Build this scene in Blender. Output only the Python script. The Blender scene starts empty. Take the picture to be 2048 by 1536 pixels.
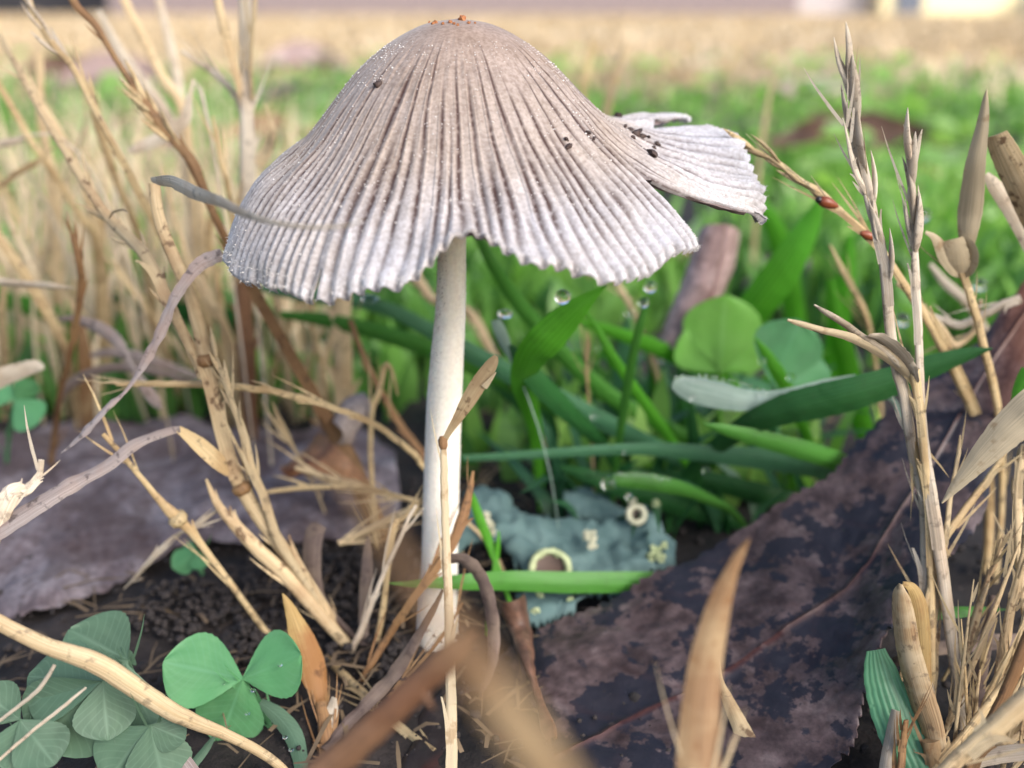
import bpy, math, random
import numpy as np
from mathutils import Vector, Matrix, noise as mnoise
random.seed(7); RNG = np.random.default_rng(7)
SC = bpy.context.scene; COL = SC.collection
R = math.radians
# ------------------------------------------------------------------ camera, sky, sun, exposure
# all lengths below are centimetres; U turns them into metres
U = 0.01
CAMH, FPX, PITCH = 7.1, 1967.0, R(20.95)
CP, SP = math.cos(PITCH), math.sin(PITCH)
cd = bpy.data.cameras.new('camera'); cam = bpy.data.objects.new('camera', cd); COL.objects.link(cam)
cam.location = (0, 0, CAMH*U); cam.rotation_euler = (math.pi/2-PITCH, 0, 0)
cd.sensor_width = 36; cd.lens = 36*FPX/2048
cd.clip_start = 0.002; cd.clip_end = 400
cd.dof.use_dof = True; cd.dof.focus_distance = 0.095; cd.dof.aperture_fstop = cd.lens/2.0
SC.camera = cam
w = bpy.data.worlds.new('World'); SC.world = w; w.use_nodes = True
nt = w.node_tree; bg = nt.nodes['Background']
sky = nt.nodes.new('ShaderNodeTexSky'); sky.sky_type = 'NISHITA'; sky.sun_disc = False
SUN_EL, SUN_AZ = R(37), R(135)          # azimuth from +Y (away from the camera) towards +X
sky.sun_elevation = SUN_EL; sky.sun_rotation = SUN_AZ
sky.air_density = .9; sky.dust_density = 2.5; sky.ozone_density = 1.0
nt.links.new(sky.outputs[0], bg.inputs[0]); bg.inputs[1].default_value = 0.12
sl = bpy.data.lights.new('sun', 'SUN'); so = bpy.data.objects.new('sun', sl); COL.objects.link(so)
sl.energy = 1.35; sl.angle = R(34); sl.color = (1, .99, .975)
sd = Vector((math.sin(SUN_AZ)*math.cos(SUN_EL), math.cos(SUN_AZ)*math.cos(SUN_EL), math.sin(SUN_EL)))
so.rotation_euler = sd.to_track_quat('Z', 'Y').to_euler(); so.location = (0, 0, 3)
SC.view_settings.view_transform = 'Standard'; SC.view_settings.look = 'None'
SC.view_settings.gamma = 1; SC.view_settings.use_curve_mapping = False
SC.view_settings.exposure = 1.3

# ------------------------------------------------------------------ projection helpers (only to find real places)
def ray(px, py):
    dx = (px-1024)/FPX; dy = (768-py)/FPX
    return Vector((dx, CP+dy*SP, -SP+dy*CP))
def P(px, py, Y):                      # point at world distance Y seen at that spot
    d = ray(px, py); t = Y/d.y
    return Vector((d.x*t, Y, CAMH+t*d.z))
def Gp(px, py, z=0.0):                 # point at height z
    d = ray(px, py); t = (z-CAMH)/d.z
    return Vector((d.x*t, d.y*t, z))
def depth(p): return p.y*CP+(CAMH-p.z)*SP
def cat(pts, n):                       # Catmull-Rom through rows of numbers
    A = np.array(pts, float); m = len(A)
    if m == 2:
        t = np.linspace(0, 1, n)[:, None]; return A[0]*(1-t)+A[1]*t
    E = np.vstack([2*A[0]-A[1], A, 2*A[-1]-A[-2]])
    out = []
    for s in np.linspace(0, m-1, n):
        i = min(int(s), m-2); t = s-i
        p0, p1, p2, p3 = E[i], E[i+1], E[i+2], E[i+3]
        out.append(.5*((2*p1)+(-p0+p2)*t+(2*p0-5*p1+4*p2-p3)*t*t+(-p0+3*p1-3*p2+p3)*t**3))
    return np.array(out)

# ------------------------------------------------------------------ objects
def setp(o, label=None, cat_=None, group=None, kind=None):
    if label: o['label'] = label
    if cat_: o['category'] = cat_
    if group: o['group'] = group
    if kind: o['kind'] = kind
    return o
def thing(name, base, label, cat_, group=None):
    o = bpy.data.objects.new(name, None); o.empty_display_size = .005; COL.objects.link(o)
    o.location = Vector(base)*U
    return setp(o, label, cat_, group)
def mob(name, V, Fc, mat, parent=None, base=None, uv=None, smooth=True, attrs=None):
    me = bpy.data.meshes.new(name)
    off = Vector((0, 0, 0))
    if parent is not None:
        q = parent
        while q is not None: off = off+q.location/U; q = q.parent
    elif base is not None: off = Vector(base)
    V = (np.array(V, float)-np.array(off))*U
    me.from_pydata(V.tolist(), [], Fc)
    if uv is not None:
        lay = me.uv_layers.new(name='UVMap'); li = np.empty(len(me.loops), np.int32)
        me.loops.foreach_get('vertex_index', li)
        lay.data.foreach_set('uv', np.array(uv, np.float32)[li].ravel())
    if attrs:
        for k, a in attrs.items():
            at = me.attributes.new(k, 'FLOAT', 'POINT'); at.data.foreach_set('value', np.array(a, np.float32))
    if smooth: me.polygons.foreach_set('use_smooth', [True]*len(me.polygons))
    me.materials.append(mat); me.update()
    if smooth and name not in ('cap', 'stem_flesh'): me.set_sharp_from_angle(angle=R(62))
    o = bpy.data.objects.new(name, me); COL.objects.link(o)
    if parent is not None: o.parent = parent
    elif base is not None: o.location = Vector(base)*U
    return o

# ------------------------------------------------------------------ materials
MATS = {}
def nmat(name):
    m = bpy.data.materials.new(name); m.use_nodes = True
    return m, m.node_tree, m.node_tree.nodes, m.node_tree.links, m.node_tree.nodes['Principled BSDF']
def c4(c): return (c[0], c[1], c[2], 1)
def ramp(N, stops):
    r = N.new('ShaderNodeValToRGB'); e = r.color_ramp.elements
    while len(e) < len(stops): e.new(.5)
    for el, (p, c) in zip(e, stops):
        el.position = p; el.color = c4(c) if not isinstance(c, (int, float)) else (c, c, c, 1)
    return r
def mix(N, L, f, a, b, t='MIX'):
    n = N.new('ShaderNodeMix'); n.data_type = 'RGBA'; n.blend_type = t
    for sock, v in ((n.inputs[0], f), (n.inputs[6], a), (n.inputs[7], b)):
        if hasattr(v, 'is_output'): L.new(v, sock)
        elif isinstance(v, (int, float)): sock.default_value = v
        else: sock.default_value = c4(v)
    return n.outputs[2]
def noise_tex(N, L, vec, scale, detail=4, rough=.55, scl=None):
    n = N.new('ShaderNodeTexNoise'); n.inputs['Scale'].default_value = scale
    n.inputs['Detail'].default_value = detail; n.inputs['Roughness'].default_value = rough
    if scl is not None:
        mp = N.new('ShaderNodeMapping'); mp.inputs['Scale'].default_value = scl
        L.new(vec, mp.inputs['Vector']); vec = mp.outputs[0]
    L.new(vec, n.inputs['Vector']); return n
def plant(name, a, b, spot=(.05, .03, .025), spots=.5, spot_scale=900, rough=.6, trans=.25, tcol=None, streak=9,
          bump=.35, tint=None, tint_amt=.0, wet=0., vein=0., fibre=.8, rib=None):
    """blade or stalk tissue: streaks along its length, weathered patches and specks"""
    m, t, N, L, bs = nmat(name)
    tc = N.new('ShaderNodeTexCoord'); oi = N.new('ShaderNodeObjectInfo')
    add = N.new('ShaderNodeVectorMath'); add.operation = 'ADD'; L.new(tc.outputs['Object'], add.inputs[0])
    L.new(oi.outputs['Random'], add.inputs[1])
    uvn = noise_tex(N, L, tc.outputs['UV'], 1, 5, .65, (streak*1.7, .8, 1)); fib = noise_tex(N, L, tc.outputs['UV'], 1, 3, .6, (streak*4, 1.1, 1))
    patch = noise_tex(N, L, add.outputs[0], 170, 4, .6)
    sp = noise_tex(N, L, add.outputs[0], spot_scale, 3, .6)
    f = ramp(N, [(.28, 0.), (.72, 1.)]); L.new(uvn.outputs[0], f.inputs[0])
    col = mix(N, L, f.outputs[0], a, b)
    fr = ramp(N, [(.34, .62), (.6, 1.12)]); L.new(fib.outputs[0], fr.inputs[0]); col = mix(N, L, fibre, col, fr.outputs[0], 'MULTIPLY')
    if tint is not None:
        pr = ramp(N, [(.45, 0.), (.62, 1.)]); L.new(patch.outputs[0], pr.inputs[0])
        mm = N.new('ShaderNodeMath'); mm.operation = 'MULTIPLY'; mm.inputs[1].default_value = tint_amt
        L.new(pr.outputs[0], mm.inputs[0]); col = mix(N, L, mm.outputs[0], col, tint)
    sr = ramp(N, [(.57, 0.), (.66, 1.)]); L.new(sp.outputs[0], sr.inputs[0])
    sm = N.new('ShaderNodeMath'); sm.operation = 'MULTIPLY'; sm.inputs[1].default_value = spots
    L.new(sr.outputs[0], sm.inputs[0]); col = mix(N, L, sm.outputs[0], col, spot)
    hs = N.new('ShaderNodeHueSaturation'); L.new(col, hs.inputs['Color'])
    mr = N.new('ShaderNodeMapRange'); mr.inputs[3].default_value = .8; mr.inputs[4].default_value = 1.2
    L.new(oi.outputs['Random'], mr.inputs[0]); L.new(mr.outputs[0], hs.inputs['Value']); col = hs.outputs[0]
    L.new(col, bs.inputs['Base Color']); bs.inputs['Roughness'].default_value = rough
    bs.inputs['Specular IOR Level'].default_value = .35
    bp = N.new('ShaderNodeBump'); bp.inputs['Strength'].default_value = bump; bp.inputs['Distance'].default_value = .0002
    hgt = mix(N, L, .5, uvn.outputs[0], fib.outputs[0])
    if vein:
        wv = N.new('ShaderNodeTexWave'); wv.inputs['Scale'].default_value = vein; wv.bands_direction = 'X'
        wv.inputs['Distortion'].default_value = .3
        L.new(tc.outputs['UV'], wv.inputs['Vector'])
        ad = N.new('ShaderNodeMath'); L.new(wv.outputs['Fac'], ad.inputs[0]); L.new(uvn.outputs[0], ad.inputs[1]); hgt = ad.outputs[0]
        col2 = mix(N, L, wv.outputs['Fac'], (.72, .74, .7), (1, 1, 1)); col = mix(N, L, 1., col, col2, 'MULTIPLY'); L.new(col, bs.inputs['Base Color'])
    if rib is not None:                # a paler midrib with side veins slanting off it
        sx = N.new('ShaderNodeSeparateXYZ'); L.new(tc.outputs['UV'], sx.inputs[0])
        def mth(op, x, y):
            n = N.new('ShaderNodeMath'); n.operation = op
            for k_, v_ in enumerate((x, y)):
                if hasattr(v_, 'is_output'): L.new(v_, n.inputs[k_])
                else: n.inputs[k_].default_value = v_
            return n.outputs[0]
        au = mth('ABSOLUTE', mth('SUBTRACT', sx.outputs[0], .5), 0.); c1 = ramp(N, [(0., 1.), (.045, 0.)]); L.new(au, c1.inputs[0])
        ph = mth('FRACT', mth('MULTIPLY', mth('SUBTRACT', sx.outputs[1], mth('MULTIPLY', au, .45)), 13.), 0.); c2 = ramp(N, [(.0, .5), (.18, 0.), (.85, 0.), (1., .5)]); L.new(ph, c2.inputs[0])
        nz = ramp(N, [(.42, 0.), (.6, .55)]); L.new(patch.outputs[0], nz.inputs[0])
        col = mix(N, L, mth('MULTIPLY', mth('MAXIMUM', c1.outputs[0], c2.outputs[0]), .65), col, rib)
        col = mix(N, L, nz.outputs[0], col, tuple(min(1, x*1.5) for x in a)); L.new(col, bs.inputs['Base Color'])
    L.new(hgt, bp.inputs['Height']); L.new(bp.outputs[0], bs.inputs['Normal'])
    if wet: bs.inputs['Coat Weight'].default_value = wet; bs.inputs['Coat Roughness'].default_value = .25
    if trans:
        tr = N.new('ShaderNodeBsdfTranslucent'); ms = N.new('ShaderNodeMixShader'); ms.inputs[0].default_value = trans
        if tcol is None: L.new(col, tr.inputs[0])
        else: L.new(mix(N, L, .75, col, tcol), tr.inputs[0])
        L.new(bs.outputs[0], ms.inputs[1]); L.new(tr.outputs[0], ms.inputs[2])
        L.new(ms.outputs[0], N['Material Output'].inputs[0])
    MATS[name] = m; return m
M = MATS
plant('straw_gold', (.50, .35, .16), (.75, .60, .36), spots=.55, tint=(.30, .16, .06), tint_amt=.45)
plant('straw_pale', (.50, .36, .19), (.75, .61, .39), spots=.45, tint=(.42, .27, .14), tint_amt=.4)
plant('straw_silver', (.48, .39, .28), (.76, .68, .56), spots=.4, tint=(.40, .27, .16), tint_amt=.45)
plant('straw_spotted', (.47, .33, .17), (.73, .58, .36), spots=.85, spot=(.12, .06, .03), spot_scale=700, tint=(.34, .2, .1), tint_amt=.6)
plant('straw_cream', (.62, .50, .32), (.72, .60, .41), spots=.5, spot=(.3, .16, .06), spot_scale=500, trans=.35, streak=14)
plant('straw_brown', (.20, .10, .045), (.36, .20, .09), spots=.5, tint=(.46, .29, .13), tint_amt=.4)
plant('straw_rust', (.17, .085, .045), (.29, .16, .09), spots=.35, tint=(.15, .06, .03), tint_amt=.5)
plant('straw_mauve', (.24, .18, .165), (.52, .45, .41), spots=.7, spot=(.06, .045, .045), tint=(.38, .25, .19), tint_amt=.5)
plant('straw_dark', (.10, .065, .055), (.26, .19, .16), spots=.4, tint=(.32, .24, .17), tint_amt=.5, streak=16)
plant('straw_orange', (.22, .115, .05), (.36, .215, .105), spots=.4, spot=(.2, .08, .02), tint=(.5, .37, .2), tint_amt=.6)
plant('sheath', (.22, .10, .04), (.62, .45, .24), spots=.5, tint=(.62, .5, .32), tint_amt=.85, streak=14)
plant('amber_pod', (.46, .29, .10), (.62, .44, .19), spots=.75, spot=(.12, .05, .02), spot_scale=420, tint=(.33, .12, .04), tint_amt=.7)
plant('grass_green', (.07, .26, .035), (.13, .37, .065), spots=.12, rough=.38, trans=.42, tcol=(.16, .46, .03), streak=10, bump=.3, wet=.15, vein=2.2, fibre=.25)
plant('grass_bright', (.11, .42, .03), (.17, .52, .05), spots=.1, rough=.42, trans=.5, tcol=(.20, .56, .02), streak=10, bump=.3, vein=2.2, fibre=.25)
plant('grass_blue', (.07, .24, .10), (.15, .36, .20), spots=.1, rough=.34, trans=.3, tcol=(.06, .3, .09), streak=8, bump=.3, wet=.3, vein=2.2, fibre=.25)
plant('grass_deep', (.025, .13, .03), (.05, .19, .05), spots=.1, rough=.4, trans=.28, tcol=(.03, .22, .02), streak=12, bump=.4, wet=.15, vein=3, fibre=.25)
plant('clover_lime', (.13, .33, .05), (.19, .42, .08), spots=.2, rough=.5, trans=.4, tcol=(.3, .6, .06), streak=4, fibre=.1, rib=(.25, .5, .14))
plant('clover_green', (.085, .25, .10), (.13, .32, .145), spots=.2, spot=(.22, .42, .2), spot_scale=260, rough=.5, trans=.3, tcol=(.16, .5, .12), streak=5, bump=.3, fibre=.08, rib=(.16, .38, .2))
plant('clover_shaded', (.07, .13, .08), (.11, .185, .115), spots=.25, spot=(.08, .15, .1), spot_scale=200, rough=.55, trans=.25, streak=3, bump=.2, fibre=.08, rib=(.17, .27, .18))  # dimmer copy of the clover colour, with shade and haze put into it
plant('hairy_green', (.26, .40, .31), (.58, .68, .62), spots=.4, spot=(.5, .6, .55), rough=.6, trans=.3, tcol=(.2, .5, .2), streak=6, fibre=.25)

def leaf_mat(name, stops, blotch, blotch_amt, rough=.5, wet=.3, scale=90, bl_scale=60, rust_col=None):
    m, t, N, L, bs = nmat(name)
    tc = N.new('ShaderNodeTexCoord'); oc = tc.outputs['Object']
    n1 = noise_tex(N, L, oc, scale, 8, .66); n2 = noise_tex(N, L, oc, bl_scale, 5, .6); n3 = noise_tex(N, L, oc, 900, 4, .6)
    n4 = noise_tex(N, L, oc, 260, 6, .7)
    r = ramp(N, stops); L.new(n1.outputs[0], r.inputs[0])
    f = ramp(N, [(.3, .45), (.7, 1.35)]); L.new(n3.outputs[0], f.inputs[0])
    col = mix(N, L, .75, r.outputs[0], f.outputs[0], 'MULTIPLY')
    n5 = mix(N, L, .3, n2.outputs[0], n4.outputs[0])
    br = ramp(N, [(.505, 0.), (.535, 1.)]); L.new(n5, br.inputs[0])
    bm = N.new('ShaderNodeMath'); bm.operation = 'MULTIPLY'; bm.inputs[1].default_value = blotch_amt
    L.new(br.outputs[0], bm.inputs[0]); col = mix(N, L, bm.outputs[0], col, blotch)
    # pale reddish midrib and side veins from the leaf's own coordinates (u along, v across)
    at = N.new('ShaderNodeAttribute'); at.attribute_name = 'vein'
    col = mix(N, L, at.outputs['Fac'], col, (.085, .03, .024))
    if rust_col is not None:
        ag = N.new('ShaderNodeAttribute'); ag.attribute_name = 'rust'
        col = mix(N, L, ag.outputs['Fac'], col, rust_col)  # reddish brown mixed in towards the leaf tip
    L.new(col, bs.inputs['Base Color'])
    rr = ramp(N, [(.3, rough-.12), (.7, rough+.2)]); L.new(n4.outputs[0], rr.inputs[0]); L.new(rr.outputs[0], bs.inputs['Roughness'])
    bs.inputs['Specular IOR Level'].default_value = .25; bs.inputs['Coat Weight'].default_value = wet; bs.inputs['Coat Roughness'].default_value = .3
    bp = N.new('ShaderNodeBump'); bp.inputs['Strength'].default_value = .8; bp.inputs['Distance'].default_value = .0003
    hm = mix(N, L, .5, n4.outputs[0], n3.outputs[0]); L.new(hm, bp.inputs['Height']); L.new(bp.outputs[0], bs.inputs['Normal'])
    tr = N.new('ShaderNodeBsdfTranslucent'); L.new(col, tr.inputs[0]); ms = N.new('ShaderNodeMixShader'); ms.inputs[0].default_value = .15
    L.new(bs.outputs[0], ms.inputs[1]); L.new(tr.outputs[0], ms.inputs[2]); L.new(ms.outputs[0], N['Material Output'].inputs[0])
    M[name] = m; return m
leaf_mat('leaf_dark', [(.25, (.016, .010, .010)), (.42, (.055, .037, .038)), (.56, (.10, .07, .07)), (.74, (.18, .14, .138))], (.012, .014, .024), .9, rough=.5, wet=.28, rust_col=(.17, .06, .025), bl_scale=130, scale=230)
leaf_mat('leaf_lilac', [(.25, (.06, .042, .042)), (.42, (.15, .115, .12)), (.56, (.27, .23, .24)), (.74, (.44, .40, .405))], (.07, .04, .035), .6, rough=.65, wet=.05, scale=130)
leaf_mat('leaf_brown', [(.25, (.06, .03, .02)), (.5, (.16, .08, .05)), (.75, (.28, .17, .12))], (.04, .025, .02), .5)
leaf_mat('leaf_black', [(.25, (.012, .010, .012)), (.5, (.03, .022, .022)), (.75, (.07, .05, .05))], (.01, .01, .012), .5, wet=.5)
leaf_mat('leaf_rust', [(.25, (.20, .08, .035)), (.5, (.34, .16, .08)), (.75, (.48, .29, .17))], (.10, .04, .02), .5)
leaf_mat('leaf_pink', [(.25, (.28, .18, .16)), (.5, (.42, .30, .28)), (.75, (.56, .43, .40))], (.16, .09, .08), .5)

def soil_mat():
    m, t, N, L, bs = nmat('soil'); tc = N.new('ShaderNodeTexCoord'); oc = tc.outputs['Object']
    n1 = noise_tex(N, L, oc, 120, 8, .7); n2 = noise_tex(N, L, oc, 700, 5, .6)
    r = ramp(N, [(.3, (.006, .005, .0045)), (.5, (.018, .013, .011)), (.75, (.05, .036, .031))]); L.new(n1.outputs[0], r.inputs[0])
    # farther out the lawn's thatch covers the soil
    sx = N.new('ShaderNodeSeparateXYZ'); L.new(oc, sx.inputs[0])
    mr = N.new('ShaderNodeMapRange'); mr.inputs[1].default_value = .6; mr.inputs[2].default_value = 1.3; L.new(sx.outputs[1], mr.inputs[0])
    n3 = noise_tex(N, L, oc, 6, 6, .6); th = ramp(N, [(.3, (.36, .26, .14)), (.55, (.56, .43, .26)), (.75, (.66, .54, .37))]); L.new(n3.outputs[0], th.inputs[0])
    L.new(mix(N, L, mr.outputs[0], r.outputs[0], th.outputs[0]), bs.inputs['Base Color']); bs.inputs['Roughness'].default_value = .8
    bp = N.new('ShaderNodeBump'); bp.inputs['Distance'].default_value = .0012; bp.inputs['Strength'].default_value = 1
    L.new(mix(N, L, .4, n1.outputs[0], n2.outputs[0]), bp.inputs['Height']); L.new(bp.outputs[0], bs.inputs['Normal']); M['soil'] = m
soil_mat()
def plain(name, a, b, scale=60, rough=.7, bump=.3, dist=.0003):
    m, t, N, L, bs = nmat(name); tc = N.new('ShaderNodeTexCoord')
    n = noise_tex(N, L, tc.outputs['Object'], scale, 6, .6); r = ramp(N, [(.3, a), (.7, b)]); L.new(n.outputs[0], r.inputs[0])
    L.new(r.outputs[0], bs.inputs['Base Color']); bs.inputs['Roughness'].default_value = rough
    bp = N.new('ShaderNodeBump'); bp.inputs['Strength'].default_value = bump; bp.inputs['Distance'].default_value = dist
    L.new(n.outputs[0], bp.inputs['Height']); L.new(bp.outputs[0], bs.inputs['Normal']); M[name] = m; return m
plain('crumb_dark', (.02, .012, .01), (.07, .04, .03), 900)
plain('crumb_orange', (.22, .07, .02), (.42, .17, .06), 900)
plain('casting', (.014, .011, .0105), (.045, .035, .032), 500, .9, 1.); plain('litter', (.035, .022, .015), (.26, .18, .10), 45)
plain('lichen_teal', (.06, .115, .11), (.13, .205, .195), 260, .85, .9)
plain('lichen_rim', (.32, .38, .18), (.52, .56, .32), 900, .8, .8)
plain('lichen_cream', (.42, .41, .27), (.60, .57, .42), 900, .8, .8)
plain('lichen_disc', (.06, .035, .025), (.12, .07, .05), 500, .6)
plain('seed_red', (.16, .035, .015), (.30, .08, .03), 500, .35)
plain('seed_black', (.01, .008, .008), (.03, .02, .02), 500, .3)
plain('fleck_white', (.74, .68, .62), (.85, .81, .77), 500, .5)
plain('hair_dark', (.07, .04, .035), (.16, .09, .07), 500, .6)
plain('fence_wood', (.22, .175, .175), (.31, .25, .25), 4, .8)
plain('shed_dark', (.018, .018, .022), (.045, .042, .05), 3, .7)
plain('house_yellow', (.86, .76, .46), (.9, .8, .5), 3, .7)
plain('house_grey', (.48, .43, .44), (.56, .51, .51), 3, .7)
plain('trim_white', (.6, .6, .6), (.7, .7, .7), 3, .5)
plain('roof_grey', (.08, .075, .08), (.13, .12, .12), 3, .8)
plain('door_blue', (.10, .12, .16), (.15, .17, .22), 3, .5)
gm, _, N, L, gb = nmat('window_glass'); gb.inputs['Base Color'].default_value = (.05, .06, .08, 1); gb.inputs['Roughness'].default_value = .1; M['glass'] = gm
wm, _, N, L, wb = nmat('water'); wb.inputs['Base Color'].default_value = (1, 1, 1, 1); wb.inputs['Roughness'].default_value = .0
wb.inputs['IOR'].default_value = 1.33; wb.inputs['Transmission Weight'].default_value = 1; M['water'] = wm

# cap skin: pale ribs, brown pigment lodged in the grooves
m, t, N, L, bs = nmat('cap_skin'); tc = N.new('ShaderNodeTexCoord'); oc = tc.outputs['Object']
ar = N.new('ShaderNodeAttribute'); ar.attribute_name = 'radial'; ag = N.new('ShaderNodeAttribute'); ag.attribute_name = 'groove'
rr = ramp(N, [(.0, (.47, .36, .295)), (.16, (.43, .325, .262)), (.38, (.47, .378, .315)), (.62, (.56, .487, .43)), (.78, (.66, .635, .63)), (1., (.69, .69, .72))])
L.new(ar.outputs['Fac'], rr.inputs[0])
n1 = noise_tex(N, L, oc, 420, 5, .65); n2 = noise_tex(N, L, oc, 2600, 3, .6); n3 = noise_tex(N, L, oc, 90, 3, .5)
v1 = ramp(N, [(.3, (.80, .78, .76)), (.7, (1.12, 1.12, 1.12))]); L.new(n1.outputs[0], v1.inputs[0])
col = mix(N, L, .8, rr.outputs[0], v1.outputs[0], 'MULTIPLY')
v2 = ramp(N, [(.33, (.74, .70, .67)), (.62, (1.12, 1.12, 1.12))]); L.new(n2.outputs[0], v2.inputs[0]); col = mix(N, L, .9, col, v2.outputs[0], 'MULTIPLY')
v3 = ramp(N, [(.35, (.92, .86, .80)), (.65, (1., 1., 1.04))]); L.new(n3.outputs[0], v3.inputs[0]); col = mix(N, L, .8, col, v3.outputs[0], 'MULTIPLY')
dn = noise_tex(N, L, oc, 1700, 2, .5); dr = ramp(N, [(.30, .5), (.48, 1.)]); L.new(dn.outputs[0], dr.inputs[0])
gm_ = N.new('ShaderNodeMath'); gm_.operation = 'MULTIPLY'; L.new(ag.outputs['Fac'], gm_.inputs[0]); L.new(dr.outputs[0], gm_.inputs[1])
col = mix(N, L, gm_.outputs[0], col, (.075, .036, .03))
L.new(col, bs.inputs['Base Color']); bs.inputs['Roughness'].default_value = .62; bs.inputs['Specular IOR Level'].default_value = .25
bs.inputs['Sheen Weight'].default_value = .35; bs.inputs['Sheen Roughness'].default_value = .4
bp = N.new('ShaderNodeBump'); bp.inputs['Strength'].default_value = .7; bp.inputs['Distance'].default_value = .00012
L.new(mix(N, L, .5, n2.outputs[0], n1.outputs[0]), bp.inputs['Height']); L.new(bp.outputs[0], bs.inputs['Normal'])
tr = N.new('ShaderNodeBsdfTranslucent'); L.new(col, tr.inputs[0]); ms = N.new('ShaderNodeMixShader'); ms.inputs[0].default_value = .3
L.new(bs.outputs[0], ms.inputs[1]); L.new(tr.outputs[0], ms.inputs[2]); L.new(ms.outputs[0], N['Material Output'].inputs[0]); M['cap_skin'] = m
plain('gill', (.10, .07, .065), (.19, .14, .13), 400, .7)
m, t, N, L, bs = nmat('stem_flesh'); tc = N.new('ShaderNodeTexCoord'); oc = tc.outputs['Object']
n1 = noise_tex(N, L, oc, 160, 5, .6, (3, 3, .35)); n2 = noise_tex(N, L, oc, 2400, 3, .6)
r1 = ramp(N, [(.3, (.86, .79, .67)), (.7, (.93, .89, .80))]); L.new(n1.outputs[0], r1.inputs[0])
v2 = ramp(N, [(.3, (.88, .87, .86)), (.7, (1.08, 1.08, 1.08))]); L.new(n2.outputs[0], v2.inputs[0])
L.new(mix(N, L, .8, r1.outputs[0], v2.outputs[0], 'MULTIPLY'), bs.inputs['Base Color']); bs.inputs['Roughness'].default_value = .55
bs.inputs['Subsurface Weight'].default_value = .35; bs.inputs['Subsurface Radius'].default_value = (1, .75, .55); bs.inputs['Subsurface Scale'].default_value = .0012
bp = N.new('ShaderNodeBump'); bp.inputs['Strength'].default_value = .4; bp.inputs['Distance'].default_value = .0001
L.new(n2.outputs[0], bp.inputs['Height']); L.new(bp.outputs[0], bs.inputs['Normal']); M['stem_flesh'] = m
# turf: per-blade tone
def turf_mat(name, stops, trans, tc_gain):
    m, t, N, L, bs = nmat(name); a = N.new('ShaderNodeAttribute'); a.attribute_name = 'tone'
    r = ramp(N, stops); L.new(a.outputs['Fac'], r.inputs[0]); L.new(r.outputs[0], bs.inputs['Base Color']); bs.inputs['Roughness'].default_value = .45
    tr = N.new('ShaderNodeBsdfTranslucent'); L.new(mix(N, L, 1., r.outputs[0], tc_gain, 'MULTIPLY'), tr.inputs[0])
    ms = N.new('ShaderNodeMixShader'); ms.inputs[0].default_value = trans
    L.new(bs.outputs[0], ms.inputs[1]); L.new(tr.outputs[0], ms.inputs[2]); L.new(ms.outputs[0], N['Material Output'].inputs[0]); M[name] = m
turf_mat('turf_green', [(0, (.05, .14, .035)), (.4, (.14, .30, .06)), (.75, (.27, .46, .11)), (1, (.38, .52, .22))], .42, (1.6, 1.7, 1.0))
turf_mat('turf_shade', [(0, (.015, .06, .025)), (.5, (.03, .11, .045)), (1, (.06, .17, .08))], .3, (1.2, 1.6, .8))  # dark blue green tones put deep shade into the blade colour
turf_mat('turf_tan', [(0, (.32, .23, .12)), (.5, (.58, .44, .26)), (1, (.72, .60, .42))], .25, (1, 1, 1))

# ------------------------------------------------------------------ shape builders
def fnoise(x, y=0., z=0.): return mnoise.noise(Vector((x, y, z)))
def ribbon(pts, roll=0., fold=.15, thick=.008, nseg=None, jag=.06, wave=0., cols=5, seed=None, w0=None):
    """pts rows: (px, py, Y, width_px). A solid blade with a folded cross-section."""
    seed = random.random()*100 if seed is None else seed
    n = nseg or max(8, 5*len(pts)); A = cat(pts, n)
    C = [P(a[0], a[1], a[2]) for a in A]
    Wd = [max(a[3], .6)*depth(c)/FPX for a, c in zip(A, C)]
    return ribbon3(C, Wd, roll, fold, thick, jag, wave, cols, seed)
def ribbon3(C, Wd, roll=0., fold=.15, thick=.008, jag=.05, wave=0., cols=5, seed=0., view=None):
    n = len(C); V = []; UV = []; Fc = []; L_ = 0.
    for i in range(n):
        T = (C[min(i+1, n-1)]-C[max(i-1, 0)]).normalized()
        vd = (C[i]-Vector((0, 0, CAMH))).normalized() if view is None else view
        w_ = T.cross(vd)
        if w_.length < 1e-3: w_ = T.cross(Vector((0, 0, 1)))
        w_.normalize(); rl = roll[0]+(roll[1]-roll[0])*i/(n-1) if isinstance(roll, tuple) else roll
        w_ = Matrix.Rotation(R(rl), 3, T) @ w_; nn = w_.cross(T).normalized()
        if i: L_ += (C[i]-C[i-1]).length
        wl = Wd[i]*(1+jag*fnoise(i*.9, seed, 1)); wr = Wd[i]*(1+jag*fnoise(i*.9, seed, 7))
        sway = wave*Wd[i]*fnoise(i*.35, seed, 3)
        for side in (1, -1):
            for j in range(cols):
                u = j/(cols-1); s = (u-.5)*2
                q = C[i]+w_*(s*.5*(wl if s < 0 else wr)) + nn*(fold*abs(s)**1.4*Wd[i]+sway*s+.03*Wd[i]*fnoise(i*.7, j*1.3, seed)) + nn*(side*thick*.5*(1-.7*abs(s)))
                V.append(q); UV.append((u, L_))
    K = 2*cols
    for i in range(n-1):
        a, b = i*K, (i+1)*K
        for j in range(cols-1):
            Fc.append((a+j, a+j+1, b+j+1, b+j)); Fc.append((a+cols+j+1, a+cols+j, b+cols+j, b+cols+j+1))
        Fc.append((a+cols, a, b, b+cols)); Fc.append((a+cols-1, a+2*cols-1, b+2*cols-1, b+cols-1))
    for e, fl in ((0, 0), (n-1, 1)):
        a = e*K
        for j in range(cols-1):
            q = (a+j, a+cols+j, a+cols+j+1, a+j+1); Fc.append(q[::-1] if fl else q)
    return V, Fc, UV
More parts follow.
